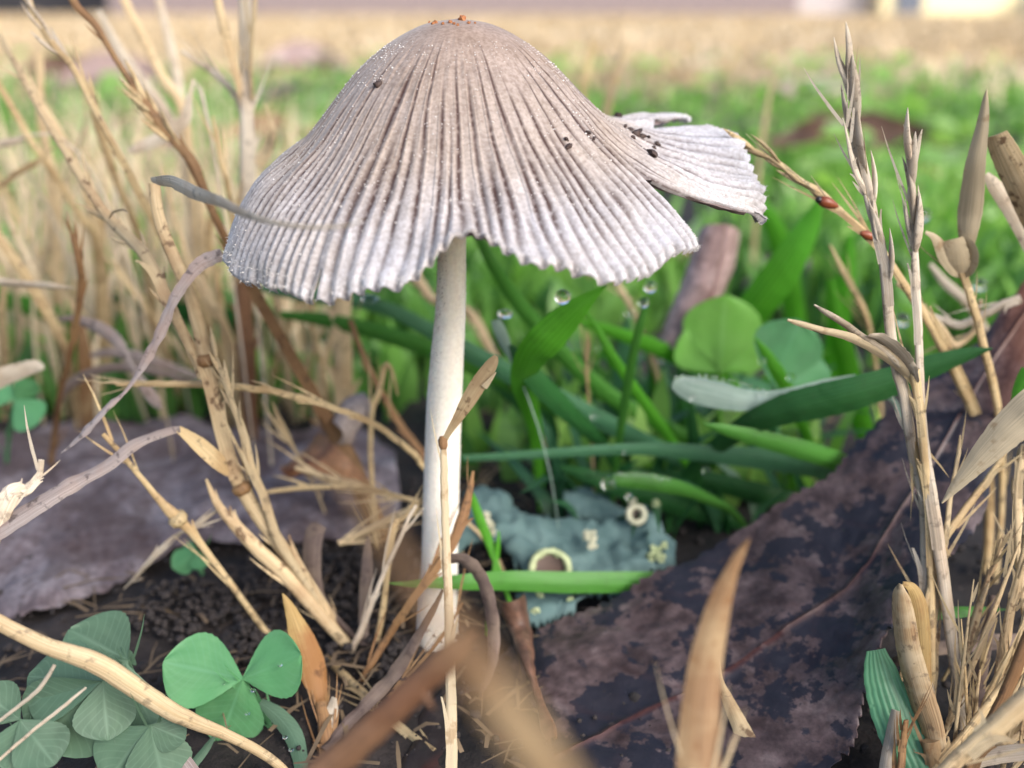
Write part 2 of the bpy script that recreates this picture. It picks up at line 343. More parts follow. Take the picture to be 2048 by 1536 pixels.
def tube3(C, Rd, sides=8, bumpy=.035, seed=0., flat=1.):
    n = len(C); V = []; UV = []; Fc = []; L_ = 0.; ref = Vector((.3, -1, .2)).normalized()
    for i in range(n):
        T = (C[min(i+1, n-1)]-C[max(i-1, 0)]).normalized()
        a = T.cross(ref).normalized(); b = T.cross(a).normalized()
        if i: L_ += (C[i]-C[i-1]).length
        for j in range(sides):
            th = 2*math.pi*j/sides; r = Rd[i]*(1+bumpy*fnoise(i*.6, j*1.7, seed)+(.035+bumpy*.6)*(j % 2))
            V.append(C[i]+a*(math.cos(th)*r)+b*(math.sin(th)*r*flat)); UV.append((abs(j/sides-.5)*2, L_))
    for i in range(n-1):
        for j in range(sides):
            k = (j+1) % sides; Fc.append((i*sides+j, i*sides+k, (i+1)*sides+k, (i+1)*sides+j))
    Fc.append(tuple(range(sides))[::-1]); Fc.append(tuple((n-1)*sides+j for j in range(sides)))
    return V, Fc, UV
def tube(pts, n=None, sides=8, bumpy=.08, flat=1., wob=.0):
    seed = random.random()*100; n = n or max(10, 6*len(pts)); A = cat(pts, n)
    C = [P(a[0], a[1], a[2]) for a in A]; Rd = [max(a[3], .5)*.5*depth(c)/FPX for a, c in zip(A, C)]
    if wob: C = [c+Vector((fnoise(i*.5, seed), fnoise(i*.5, seed, 5), fnoise(i*.5, seed, 9)))*wob for i, c in enumerate(C)]
    return tube3(C, Rd, sides, bumpy, seed, flat)
def curve_pts(pts, n): return [P(a[0], a[1], a[2]) for a in cat([p[:3] for p in pts], n)]
def rooted(pts, deep=-.06):
    """adds the buried foot: straight down from the last traced point to just below the soil"""
    p = pts[-1]; q = P(p[0], p[1], p[2])
    return pts, q, Vector((q.x, q.y+.12, deep))
def foot(C, Wd, q, d, taper):          # the traced line runs on in a soft bend until it enters the soil
    z = q.z+.08; c = q+d*min(z*.8, 1.4); c.z = max(c.z, q.z*.35); e = Vector((q.x+d.x*min(z*1.1, 1.6), q.y+d.y*min(z*.8, 1.0)+.05, -.08)); w0 = Wd[-1]
    for k in range(1, 8):
        t_ = k/7; C.append(q*(1-t_)**2+c*(2*t_*(1-t_))+e*t_*t_); Wd.append(w0*(1-t_*(1-taper)))
def stalk_mesh(pts, root=True, n=None, sides=12, bumpy=.03, wob=.005, flat=.6, fray=True):
    seed = random.random()*100; n = n or max(12, 7*len(pts)); A = cat(pts, n)
    C = [P(a[0], a[1], a[2]) for a in A]; Rd = [max(a[3], .8)*.44*depth(c)/FPX for a, c in zip(A, C)]
    C = [c+Vector((fnoise(i*.45, seed), fnoise(i*.45, seed, 5), fnoise(i*.45, seed, 9)))*wob for i, c in enumerate(C)]
    if root and C[-1].z > 0.02:
        q = C[-1]; d = (C[-1]-C[-4]).normalized()
        foot(C, Rd, q, d, .8)
    g = tube3(C, Rd, sides, bumpy, seed, flat)
    return (frayed(g, C, Rd, seed) if fray else g), C
def frayed(g, C, Rd, seed):            # split fibres and a loose papery sheath lying along the stalk
    V, Fc, UV = [list(x) for x in g]; rs = random.Random(int(seed*1000)); m = len(C)
    def strip(pts, ws, side):
        o_ = len(V); L_ = 0
        for k, (p, w_) in enumerate(zip(pts, ws)):
            if k: L_ += (pts[k]-pts[k-1]).length
            V.extend([p-side*w_, p+side*w_]); UV.extend([(.2, L_), (.8, L_)])
        for k in range(len(pts)-1): Fc.append((o_+2*k, o_+2*k+1, o_+2*k+3, o_+2*k+2))
    for k in range(rs.randint(3, 7)):
        i = rs.randint(2, m-3); T = (C[i-1]-C[i+1]).normalized(); vd = (C[i]-Vector((0, 0, CAMH))).normalized(); sd_ = T.cross(vd).normalized()
        o_ = rs.choice((-1, 1)); d = (T+sd_*o_*rs.uniform(.08, .5)-vd*rs.uniform(-.1, .25)).normalized(); l = rs.uniform(.15, .7); b = C[i]+sd_*o_*Rd[i]*.8
        w0 = rs.uniform(.006, .018); strip([b, b+d*l*.4+T*.02*l, b+d*l*.75+T*.08*l, b+d*l+T*.2*l], [w0, w0, w0*.6, w0*.1], sd_)
    for k in range(rs.randint(1, 3)):
        n_ = rs.randint(max(4, m//8), max(5, m//4)); i0 = rs.randint(1, max(2, m-n_-2)); o_ = rs.choice((-1, 1)); P_ = []; W_ = []
        for q in range(n_, -1, -1):
            i = min(m-2, i0+q); T = (C[i-1]-C[i+1]).normalized(); vd = (C[i]-Vector((0, 0, CAMH))).normalized(); sd_ = T.cross(vd).normalized(); f = 1-q/n_
            P_.append(C[i]-vd*Rd[i]*.75+sd_*o_*Rd[i]*(.25+1.5*f**4)); W_.append(Rd[i]*(.75-.6*f**2))
        strip(P_, W_, sd_)
    return V, Fc, UV
def blade_mesh(pts, root=True, **k):
    n = k.pop('nseg', None) or max(10, 6*len(pts)); A = cat(pts, n)
    C = [P(a[0], a[1], a[2]) for a in A]; Wd = [max(a[3], .8)*depth(c)/FPX for a, c in zip(A, C)]
    if root and C[-1].z > 0.02:
        q = C[-1]; d = (C[-1]-C[-4]).normalized()
        foot(C, Wd, q, d, .4)
    k.setdefault('seed', random.random()*100); k['fold'] = k.get('fold', .15)*.55; k.setdefault('thick', .006)
    return ribbon3(C, Wd, **k), C
def blade(name, label, cat_, pts, mat, root=True, group=None, **k):
    (V, Fc, UV), C = blade_mesh(pts, root, **k)
    o = mob(name, V, Fc, M[mat], base=C[-1], uv=UV); return setp(o, label, cat_, group)
def stalk(name, label, cat_, pts, mat, root=True, group=None, **k):
    (V, Fc, UV), C = stalk_mesh(pts, root, **k)
    o = mob(name, V, Fc, M[mat], base=C[-1], uv=UV); return setp(o, label, cat_, group)
# husk: a small boat-shaped scale with a pointed tip, built once for each material and shared
HUSK = {}
def husk_mesh(mat):
    if mat in HUSK: return HUSK[mat]
    V = []; Fc = []; n, s = 8, 7
    for i in range(n):
        t = i/(n-1); r = .095*math.sin(math.pi*min(1, t*.93+.05))**.8*(1-.35*t)
        for j in range(s):
            th = 2*math.pi*j/s; V.append((math.cos(th)*r, math.sin(th)*r*.55+.05*math.sin(t*3), t))
    for i in range(n-1):
        for j in range(s):
            k = (j+1) % s; Fc.append((i*s+j, i*s+k, (i+1)*s+k, (i+1)*s+j))
    Fc.append(tuple(range(s))[::-1]); Fc.append(tuple((n-1)*s+j for j in range(s)))
    me = bpy.data.meshes.new('husk'); me.from_pydata([[c*U for c in v] for v in V], [], Fc); me.materials.append(M[mat])
    me.uv_layers.new(name='UVMap')
    for pl in me.polygons: pl.use_smooth = True
    HUSK[mat] = me; return me
def husks(parent, C, i0, i1, count, length, mat, spread=14, side=None):
    L0 = parent.location/U
    for k in range(count):
        f = i0+(i1-i0)*(k+.5)/count; i = max(1, min(len(C)-2, int(f*(len(C)-1))))
        T = (C[i-1]-C[i+1]).normalized(); sgn = (1 if k % 2 else -1) if side is None else side
        vd = (C[i]-Vector((0, 0, CAMH))).normalized(); w_ = T.cross(vd).normalized()
        T2 = (T*math.cos(R(spread))+w_*sgn*math.sin(R(spread))+vd*random.uniform(-.15, .15)).normalized()
        o = bpy.data.objects.new('husk', husk_mesh(mat)); COL.objects.link(o); o.parent = parent
        q = T2.to_track_quat('Z', 'Y'); s = length*random.uniform(.8, 1.2)
        o.matrix_local = Matrix.Translation((C[i]-L0)*U) @ q.to_matrix().to_4x4() @ Matrix.Rotation(random.uniform(0, 6.28), 4, 'Z') @ Matrix.Scale(s, 4)
def child_stalk(name, parent, pts, mat, root=False, **k):
    (V, Fc, UV), C = stalk_mesh(pts, root, **k); return mob(name, V, Fc, M[mat], parent=parent, uv=UV), C
def child_blade(name, parent, pts, mat, root=False, **k):
    (V, Fc, UV), C = blade_mesh(pts, root, **k); return mob(name, V, Fc, M[mat], parent=parent, uv=UV), C
def awns(parent, C, i0, i1, count, length, mat):
    V = []; Fc = []
    for k in range(count):
        i = max(1, min(len(C)-2, int((i0+(i1-i0)*k/max(1, count-1))*(len(C)-1)))); T = (C[i-1]-C[i+1]).normalized()
        d = (T+Vector((random.uniform(-.35, .35), random.uniform(-.3, .3), random.uniform(-.2, .2)))).normalized()
        pts = [C[i]+d*(length*s)+Vector((0, 0, .03*s*s)) for s in (0, .33, .66, 1)]
        v, f, u = tube3(pts, [.009, .008, .006, .003], 4, 0); o_ = len(V); V += v; Fc += [tuple(a+o_ for a in q) for q in f]
    return mob('awn', V, Fc, M[mat], parent=parent, uv=[(0, 0)]*len(V))
def patch(rows, nu, nv, bulge=0., rough=.05, edge=.02, thick=.02, seed=1., rustf=None, vein=True, curl=None):
    """a dead leaf: rows = curves across the leaf, each a list of (px,py,Y); returns solid mesh + attrs"""
    cs = [np.array([list(P(*p)) for p in r]) for r in rows]
    cs = [cat(c, nu) for c in cs]; k = len(cs); S = np.array(cs)            # k, nu, 3
    G = np.zeros((nu, nv, 3))
    for i in range(nu): G[i] = cat(S[:, i, :], nv)
    V = []; ve = []; ru = []; nrm = np.zeros_like(G)
    du = np.gradient(G, axis=0); dv = np.gradient(G, axis=1); nrm = np.cross(du, dv); nrm /= np.linalg.norm(nrm, axis=2, keepdims=True)+1e-9
    if nrm[nu//2, nv//2] @ (np.array([0, 0, CAMH])-G[nu//2, nv//2]) < 0: nrm = -nrm
    mid = (nv-1)/2
    for i in range(nu):
        for j in range(nv):
            e = abs(j-mid)/mid; u = i/(nu-1)*9; p = G[i, j]
            h = bulge*(1-e*e)+rough*(fnoise(p[0]*1.1, p[1]*1.1, seed)*1.6+fnoise(p[0]*3, p[1]*3, seed+3)*.6+.35*fnoise(p[0]*8, p[1]*8, seed+5))
            sv = 0.
            if vein:
                ph = (u*1.25+e*1.6) % 1; sv = max(0, 1-abs(ph-.5)/.07)*.4*(1-e*.6)
                mv = max(0, 1-abs(j-mid)/1.1); h += .035*mv-.02*sv*.8; sv = max(mv*.85, sv*.35)
            q = p+nrm[i, j]*h
            if j in (0, nv-1):
                q = q+(G[i, nv//2]-p)/np.linalg.norm(G[i, nv//2]-p)*edge*(fnoise(i*.9, j, seed)+.8*((i % 3) == 0))
            V.append(q); ve.append(sv); ru.append(rustf(i/(nu-1), e) if rustf else 0.)
    n0 = len(V); V = V+[V[i]-nrm[i//nv, i % nv]*thick for i in range(n0)]; ve += ve; ru += ru; Fc = []
    for i in range(nu-1):
        for j in range(nv-1):
            a = i*nv+j; b = (i+1)*nv+j; Fc.append((a, a+1, b+1, b)); Fc.append((n0+a+1, n0+a, n0+b, n0+b+1))
    for i in range(nu-1):
        for j, s in ((0, 0), (nv-1, 1)):
            a = i*nv+j; b = a+nv; q = (a, b, n0+b, n0+a); Fc.append(q if not s else q[::-1])
    for j in range(nv-1):
        for i, s in ((0, 1), (nu-1, 0)):
            a = i*nv+j; q = (a, a+1, n0+a+1, n0+a); Fc.append(q if not s else q[::-1])
    return V, Fc, {'vein': ve, 'rust': ru}
def dead_leaf(name, label, rows, mat, nu=40, nv=17, **k):
    V, Fc, at = patch(rows, nu, nv, **k); lo = min(range(len(V)), key=lambda i: V[i][2])
    o = mob(name, V, Fc, M[mat], base=tuple(V[lo]), attrs=at); return setp(o, label, 'dead leaf')
def ico(sub=1):
    import bmesh
    bm = bmesh.new(); bmesh.ops.create_icosphere(bm, subdivisions=sub, radius=1); bm.verts.ensure_lookup_table()
    v = [tuple(x.co) for x in bm.verts]; f = [tuple(x.index for x in q.verts) for q in bm.faces]; bm.free(); return v, f
ICO1, ICO2, ICO3 = ico(1), ico(2), ico(3)
def blob(c, r, base=ICO1, sq=(1, 1, 1), amp=.2, seed=0.):
    V = []
    for v in base[0]:
        k = 1+amp*fnoise(v[0]*1.6+seed, v[1]*1.6, v[2]*1.6+seed); V.append((c[0]+v[0]*r*k*sq[0], c[1]+v[1]*r*k*sq[1], c[2]+v[2]*r*k*sq[2]))
    return V, base[1]
def join(parts):
    V = []; Fc = []
    for v, f in parts: o = len(V); V += list(v); Fc += [tuple(a+o for a in q) for q in f]
    return V, Fc
def hsh(i, k=0): return (math.sin(i*127.1+k*311.7)*43758.5453) % 1

# ------------------------------------------------------------------ ground: soil near, thatch far, one sheet to the horizon
ys = list(np.arange(3, 24, .16))+list(24*1.055**np.arange(1, 110))
xs = np.linspace(-1, 1, 161); V = []; Fc = []
for y in ys:
    hw = 14+y*1.25
    for x in xs:
        X = math.copysign(abs(x)**1.3, x)*hw
        z = -.16+(.22*fnoise(X*.5, y*.5, 3)+.12*fnoise(X*1.7, y*1.7, 5)+.07*fnoise(X*4.5, y*4.5, 8)) if y < 60 else -.16+.5*fnoise(X*.05, y*.05, 2)
        V.append((X, y, min(z, .12)))
nx = len(xs)
for i in range(len(ys)-1):
    for j in range(nx-1): a = i*nx+j; Fc.append((a, a+1, a+nx+1, a+nx))
o = mob('ground', V, Fc, M['soil']); setp(o, kind='structure')

# soil crumbs all over the near ground
parts = []
for k in range(3000):
    x = random.uniform(-7, 7); y = random.uniform(6.5, 17); s = random.choice([.012, .018, .025, .035, .06])*random.uniform(.7, 1.3)
    if random.random() < .35: x = random.gauss(-2.4, .9); y = random.gauss(10.8, .9)
    parts.append(blob((x, y, -.06+.12*random.random()), s, ICO1, (1, 1, .8), .5, k*.37))
V, Fc = join(parts); o = mob('soil_crumbs', V, Fc, M['casting']); setp(o, kind='stuff', label='loose dark crumbs of soil over the bare ground')

parts = []; tn = []
for k in range(900):
    x = random.uniform(-6, 6); y = random.uniform(7, 17)
    if x > .35 and y < 13.5 or y > 11.3 and x < -.8: continue
    a = random.uniform(0, 3.14); l = random.uniform(.12, .9); w_ = random.uniform(.006, .026); z = random.uniform(-.02, .12)
    d = Vector((math.cos(a), math.sin(a), random.uniform(-.12, .12))); e = Vector((-math.sin(a), math.cos(a), 0))*w_; c = Vector((x, y, z))
    parts.append(([c-d*l*.5-e, c-d*l*.5+e, c-e*1.2+Vector((0, 0, .05)), c+e*1.2+Vector((0, 0, .05)), c+d*l*.5-e*.5, c+d*l*.5+e*.5], [(0, 1, 3, 2), (2, 3, 5, 4)])); tn += [hsh(k)*.5]*6
V, Fc = join(parts); o = mob('straw_litter', V, Fc, M['litter']); setp(o, 'bits of old straw strewn over the soil', kind='stuff')
# ------------------------------------------------------------------ far structures behind the lawn
def box(c, s):
    x, y, z = c; a, b, d = s[0]/2, s[1]/2, s[2]/2
    v = [(x+i*a, y+j*b, z+k*d) for i in (-1, 1) for j in (-1, 1) for k in (-1, 1)]
    return v, [(0, 1, 3, 2), (4, 6, 7, 5), (0, 4, 5, 1), (2, 3, 7, 6), (0, 2, 6, 4), (1, 5, 7, 3)]
fy = 1000
t = thing('wooden_fence', (-150, fy, 0), 'long weathered mauve brown board fence beyond the dry lawn', 'fence')
bw = 14.2; proto = None
for k in range(46):
    x = -375+k*bw
    v, f = box((0, fy, 90), (13.6, 2, 178))
    if proto is None:
        proto = mob('board', v, f, M['fence_wood'], parent=t, smooth=False); b0 = proto
        proto.location.x = (x-(0))*U
    else:
        c = b0.copy(); COL.objects.link(c); c.parent = t; c.location = (x*U, 0, (fnoise(k*3.1)*2)*U)
for z in (35, 145):
    v, f = box((-50, fy+3.4, z), (660, 4, 9)); mob('rail', v, f, M['fence_wood'], parent=t, smooth=False)
t = thing('garden_shed', (-700, 1250, 0), 'dark shed at the far left edge of the dry lawn', 'shed')
v, f = box((-740, 1290, 110), (580, 240, 220)); mob('wall', v, f, M['shed_dark'], parent=t, smooth=False)
v, f = box((-740, 1290, 226), (620, 280, 12)); mob('roof', v, f, M['roof_grey'], parent=t, smooth=False)
v, f = box((-640, 1168, 100), (90, 4, 200)); mob('door', v, f, M['shed_dark'], parent=t, smooth=False)
t = thing('house', (480, 980, 0), 'pale yellow house with a dark door beyond the lawn at right', 'house')
v, f = box((430, 1160, 160), (150, 300, 320)); mob('wall', v, f, M['house_yellow'], parent=t, smooth=False)
v, f = box((295, 1190, 150), (118, 300, 300)); mob('side_wall', v, f, M['house_grey'], parent=t, smooth=False)
v, f = box((590, 1190, 150), (168, 300, 300)); mob('side_wall', v, f, M['house_grey'], parent=t, smooth=False)
v, f = box((430, 1160, 330), (560, 360, 20)); mob('roof', v, f, M['roof_grey'], parent=t, smooth=False)
v, f = box((380, 1008, 100), (26, 4, 200)); d_ = mob('door', v, f, M['door_blue'], parent=t, smooth=False)
for x in (310, 560):
    v, f = box((x, 1037, 95), (46, 5, 90)); wn = mob('window', v, f, M['trim_white'], parent=t, smooth=False)
    v, f = box((x, 1033, 95), (38, 3.5, 80)); mob('pane', v, f, M['glass'], parent=wn, smooth=False)
v, f = box((610, 1012, 8), (240, 60, 30)); mob('step', v, f, M['trim_white'], parent=t, smooth=False)

# ------------------------------------------------------------------ turf (uncountable): green sward, then the dry lawn
def turf(name, label, n, yr, dens, hfun, wfun, mat, tone, bend=.6):
    y = np.exp(RNG.uniform(math.log(yr[0]), math.log(yr[1]), n)); x = RNG.uniform(-1, 1, n)*(4+y*.62)
    keep = np.array([RNG.random() < dens(a, b) for a, b in zip(x, y)]); x, y = x[keep], y[keep]; n = len(x)
    h = hfun(x, y, n); w_ = wfun(x, y, n); az = RNG.uniform(0, 2*math.pi, n); ln = RNG.uniform(.1, 1, n)*bend
    ra = RNG.uniform(0, math.pi, n); tn = np.array([tone(a, b) for a, b in zip(x, y)])+RNG.normal(0, .16, n)
    V = np.zeros((n, 7, 3)); z0 = -.1
    for k, (s, ww) in enumerate(((0, .7), (.35, 1), (.7, .75), (1, 0))):
        cx = x+np.cos(az)*h*ln*s**1.8; cy = y+np.sin(az)*h*ln*s**1.8; cz = z0+h*s*(1-.25*ln*s)
        dx, dy = np.cos(ra)*w_*ww*.5, np.sin(ra)*w_*ww*.5
        if k < 3:
            V[:, 2*k] = np.stack([cx-dx, cy-dy, cz], 1); V[:, 2*k+1] = np.stack([cx+dx, cy+dy, cz], 1)
        else: V[:, 6] = np.stack([cx, cy, cz], 1)
    Fc = []
    for i in range(n): a = 7*i; Fc += [(a, a+1, a+3, a+2), (a+2, a+3, a+5, a+4), (a+4, a+5, a+6)]
    o = mob(name, V.reshape(-1, 3), Fc, M[mat], attrs={'tone': np.repeat(np.clip(tn, 0, 1), 7)})
    return setp(o, label, kind='stuff')
gn = lambda x, y, s: fnoise(x*s, y*s, 11.)
def keepout(x, y): return y < 18.2 and not (.3 < x < 6 and y > 13) and not (x <= .3 and y > 16.8) and not (-1.2 < x <= .3 and y > 14.2)
turf('green_grass', 'short green grass and clover growing behind the mushroom', 26000, (13.5, 170),
     lambda x, y: 0 if keepout(x, y) else max(.05, min(1, .62+1.1*gn(x, y, .09 if y < 60 else .03)))*(1 if y < 70 else max(0, (170-y)/100)**1.5),
     lambda x, y, n: RNG.uniform(.7, 2.0, n)*np.where(y > 45, .72, 1.), lambda x, y, n: RNG.uniform(.15, .42, n)*(1+.018*y), 'turf_green',
     lambda x, y: .45+.5*gn(x, y, .07)+.12*(x > 0))
turf('dry_lawn_grass', 'straw coloured dry grass of the lawn farther off', 22000, (70, 1000),
     lambda x, y: (max(0, min(1, (y-75)/60)))*min(1, .7+.8*gn(x, y, .012)),
     lambda x, y, n: RNG.uniform(.8, 2.2, n)*(1+.0006*y), lambda x, y, n: RNG.uniform(.25, .6, n)*(1+.009*y), 'turf_tan',
     lambda x, y: .55+.5*gn(x, y, .03))
turf('dry_grass_tuft', 'thin pale dead grass behind the tall straw stalks at left', 2600, (15.5, 40),
     lambda x, y: 1 if x < -1.2-.12*y and y > 16.6 else .0,
     lambda x, y, n: RNG.uniform(2., 6.2, n), lambda x, y, n: RNG.uniform(.05, .14, n), 'turf_tan', lambda x, y: .72, .45)
turf('grass_clump', 'dense grass painted dark green for the deep shade at the foot of the blades right of the stem', 900, (12.0, 18),
     lambda x, y: 1 if (.6+.0*y < x < 5.2 and y > 12.2+.25*max(0, x-2.2)) else 0, lambda x, y, n: RNG.uniform(.8, 2.0, n), lambda x, y, n: RNG.uniform(.14, .3, n), 'turf_shade', lambda x, y: .5, 1.5)
# broad clover leaflets in the sward give its soft pale patches
n = 1500; parts = []; tn = []
for k in range(n):
    y = math.exp(random.uniform(math.log(20), math.log(140))); x = random.uniform(-1, 1)*(4+y*.6)
    if gn(x, y, .06) < -.05: continue
    r = random.uniform(.35, .8)*(1+.006*y); z = random.uniform(.3, 1.9); ti = random.uniform(-.6, .6); az = random.uniform(0, 6.28)
    q = Matrix.Rotation(az, 3, 'Z') @ Matrix.Rotation(ti, 3, 'X'); c = Vector((x, y, z))
    ring = [c+q @ Vector((math.cos(a)*r, math.sin(a)*r*.85, .12*r*abs(math.sin(a)))) for a in np.linspace(0, 2*math.pi, 9)[:-1]]
    parts.append(([c]+ring, [(0, 1+j, 1+(j+1) % 8) for j in range(8)])); tn += [.6+.4*hsh(k)]*9
V, Fc = join(parts); o = mob('clover_patch', V, Fc, M['turf_green'], attrs={'tone': tn}); setp(o, 'low clover leaves mixed into the green grass', kind='stuff')

# ------------------------------------------------------------------ the mushroom
AX, AY = -.53, 10.3
base = Gp(876, 1262)
mush = thing('mushroom', (base.x, base.y, 0), 'pale ribbed bell shaped mushroom with wavy torn rim on a slender white stem', 'mushroom')
B0 = [(0, 7.0), (.35, 6.94), (.7, 6.76), (1.0, 6.52)]
PROF = {   # angle: (r, z) from shoulder to rim
 -180: [(1.25, 6.22), (1.5, 5.92), (1.78, 5.72), (2.04, 5.5), (2.28, 5.2), (2.43, 4.86)],
 -150: [(1.28, 6.22), (1.56, 5.9), (1.86, 5.64), (2.14, 5.4), (2.36, 5.1), (2.50, 4.80)],
 -115: [(1.3, 6.22), (1.6, 5.9), (1.9, 5.62), (2.2, 5.34), (2.44, 5.08), (2.60, 4.84)],
 -102: [(1.3, 6.21), (1.6, 5.88), (1.9, 5.60), (2.18, 5.34), (2.40, 5.14), (2.54, 5.02)],
 -86: [(1.3, 6.20), (1.6, 5.86), (1.88, 5.60), (2.1, 5.46), (2.27, 5.41), (2.40, 5.43)],
 -74: [(1.3, 6.21), (1.6, 5.88), (1.9, 5.62), (2.17, 5.40), (2.42, 5.25), (2.60, 5.20)],
 -60: [(1.3, 6.22), (1.6, 5.9), (1.9, 5.64), (2.2, 5.38), (2.5, 5.16), (2.72, 5.0)],
 -42: [(1.32, 6.22), (1.64, 5.91), (1.96, 5.66), (2.25, 5.45), (2.5, 5.27), (2.7, 5.12)],
 -20: [(1.32, 6.2), (1.64, 5.9), (2.0, 5.66), (2.35, 5.45), (2.72, 5.27), (3.08, 5.12)],
 -5: [(1.32, 6.2), (1.64, 5.92), (2.0, 5.68), (2.35, 5.52), (2.72, 5.40), (3.12, 5.32)],
 18: [(1.32, 6.2), (1.62, 6.0), (1.98, 5.88), (2.35, 5.82), (2.7, 5.82), (3.02, 5.84)],
 36: [(1.32, 6.2), (1.62, 6.02), (1.98, 5.94), (2.4, 5.92), (2.8, 5.90), (3.15, 5.88)],
 60: [(1.3, 6.2), (1.6, 5.95), (1.95, 5.75), (2.25, 5.6), (2.5, 5.48), (2.65, 5.4)],
 120: [(1.3, 6.2), (1.6, 5.9), (1.9, 5.66), (2.2, 5.42), (2.45, 5.2), (2.6, 5.0)],
 180: [(1.25, 6.22), (1.5, 5.92), (1.78, 5.72), (2.04, 5.5), (2.28, 5.2), (2.43, 4.86)]}
NR, NRIB, SPR = 110, 116, 12; NA = NRIB*SPR
ang = np.array(sorted(PROF)); tab = []
for a in ang: tab.append(cat(B0+PROF[int(a)], NR))
tab = np.array(tab)
phis = np.linspace(-180, 180, NA, endpoint=False)
TEARS = [(-32, 2.02, 5, 25, 26, 44), (27.5, 2.3, 3, 6, 12, 14), (-117, 2.47, .6, 1.0, 4, 4), (8, 2.85, .8, .8, 4, 4), (16, 2.9, .7, .7, 4, 4)]   # angle, inner radius, opening left/right, reach left/right
capV = np.zeros((NA, NR, 3)); groove = np.zeros((NA, NR)); radial = np.zeros((NA, NR)); rad = np.zeros((NA, NR))
def sst(a, b, x):
    t = min(1, max(0, (x-a)/(b-a))); return t*t*(3-2*t)
def prof(pe):
    j = max(0, min(len(ang)-2, int(np.searchsorted(ang, pe, 'right')-1))); f = (pe-ang[j])/(ang[j+1]-ang[j]); f = f*f*(3-2*f)
    return tab[j]*(1-f)+tab[j+1]*f
for i, ph in enumerate(phis):
    pr = prof(ph); pr2 = prof(-42.) if -42 < ph < -32 else (prof(-20.) if -32 <= ph < -20 else pr)
    if 22 < ph < 27.5: pr2 = prof(18.)
    elif 27.5 <= ph < 36: pr2 = prof(36.)
    a0 = R(ph)
    for k in range(NR):
        r, z = pr[k]; s = k/(NR-1); bl = sst(1.5, 2.1, r); r += (pr2[k][0]-r)*bl; z += (pr2[k][1]-z)*bl
        aa = ph
        for ta, tr0, dl, dr, wl, wr in TEARS:
            o_ = sst(tr0-.1, 3.1 if tr0 < 2.4 and ta in (-32, 27.5) else tr0+.25, r)
            if ta-wl < ph < ta: aa -= dl*o_*((ph-ta+wl)/wl)**1.5
            elif ta <= ph < ta+wr: aa += dr*o_*((ta+wr-ph)/wr)**1.5
        aw = R(aa)
        wob = .9*fnoise(a0*2.2+5, r*.5, 4)+.5*fnoise(a0*6, r*.9, 9)+.16*fnoise(a0*16, r*2.6, 3)
        q = NRIB*(a0/(2*math.pi))+wob; fi = q-math.floor(q); gi = math.floor(q); d = abs(fi-.5)            # groove where d = 0
        st = .42+.55*hsh(gi, 1) if gi % 2 else 1.15+.8*hsh(gi, 1)
        on = sst(st, st+.5, r); wd = .14+.09*sst(.8, 1.6, r)-.07*sst(1.9, 2.5, r)+(.10*(1-sst(.9, 1.8, r)) if gi % 2 else 0)*.3
        wd *= .75+.6*hsh(gi, 3)
        g = math.exp(-(d/wd)**2)*on
        amp = (.004+.017*sst(.8, 2.4, r))*(.7+.6*hsh(gi, 4)); rib = amp*(.5-.5*math.cos(2*math.pi*d))*on-amp*.35*math.exp(-(d/.13)**2)*on
        tip = sst(.94, 1., s)
        rr_ = r-.04*tip*math.exp(-(d/.15)**2)-.01*tip*hsh(gi, 5)+.09*tip*fnoise(a0*7, 2)
        zz = z+rib*.9+.03*fnoise(a0*5, r*2.2, 2)*sst(.6, 2, r)+.012*fnoise(a0*22, r*5, 6)*sst(.4, 1, r)
        zz -= .04*tip*math.exp(-(d/.16)**2)+.03*sst(.97, 1., s)
        zz += .05*fnoise(a0*4.3, 7.7)*sst(2.0, 2.5, r)
        fo = math.exp(-((ph+85)/4.5)**2)*sst(1.3, 2.2, r); zz -= .05*fo*(1-tip)
        radial[i, k] = r/2.75; rad[i, k] = r
        groove[i, k] = g*(1-.5*sst(2.05, 2.55, r))*min(1, max(0, 1.0+.8*fnoise(gi*1.7, r*2.2, 3)))
        rad_off = rib*.5
        capV[i, k] = (AX+(rr_+rad_off)*math.cos(aw)+.048*sst(1.2, 2.6, r), AY+(rr_+rad_off)*math.sin(aw), zz)
nrm = np.cross(np.gradient(capV, axis=1), (np.roll(capV, -1, 0)-np.roll(capV, 1, 0))); nrm /= np.linalg.norm(nrm, axis=2, keepdims=True)+1e-9
if nrm[NA//2, 40, 2] < 0: nrm = -nrm
und = capV-nrm*(.055*(1-np.linspace(0, 1, NR)**3*.55))[None, :, None]
idx = lambda i, k: (i % NA)*NR+k
Fc = []; cutf = set()
for i in range(NA):
    pm = (phis[i]+180/NA)
    for k in range(NR-1):
        if any(abs(pm-tt[0]) <= 180/NA and rad[i, k] > tt[1] for tt in TEARS): cutf.add((i, k)); continue
        Fc.append((idx(i, k), idx(i+1, k), idx(i+1, k+1), idx(i, k+1)))
n0 = NA*NR
for i in range(NA):   # rim wall between skin and gills, and the sides of the tears
    if (i, NR-2) not in cutf: Fc.append((idx(i, NR-1), idx(i+1, NR-1), n0+idx(i+1, NR-1), n0+idx(i, NR-1)))
    for k in range(NR-1):
        if (i, k) in cutf: continue
        for di, e0 in ((-1, 0), (1, 1)):
            if ((i+di) % NA, k) in cutf: Fc.append((idx(i+e0, k), idx(i+e0, k+1), n0+idx(i+e0, k+1), n0+idx(i+e0, k)))
A2 = np.concatenate([capV.reshape(-1, 3), und.reshape(-1, 3)])
mob('cap', A2, Fc, M['cap_skin'], parent=mush, attrs={'groove': np.concatenate([groove.ravel(), groove.ravel()*0]), 'radial': np.concatenate([radial.ravel()]*2)})
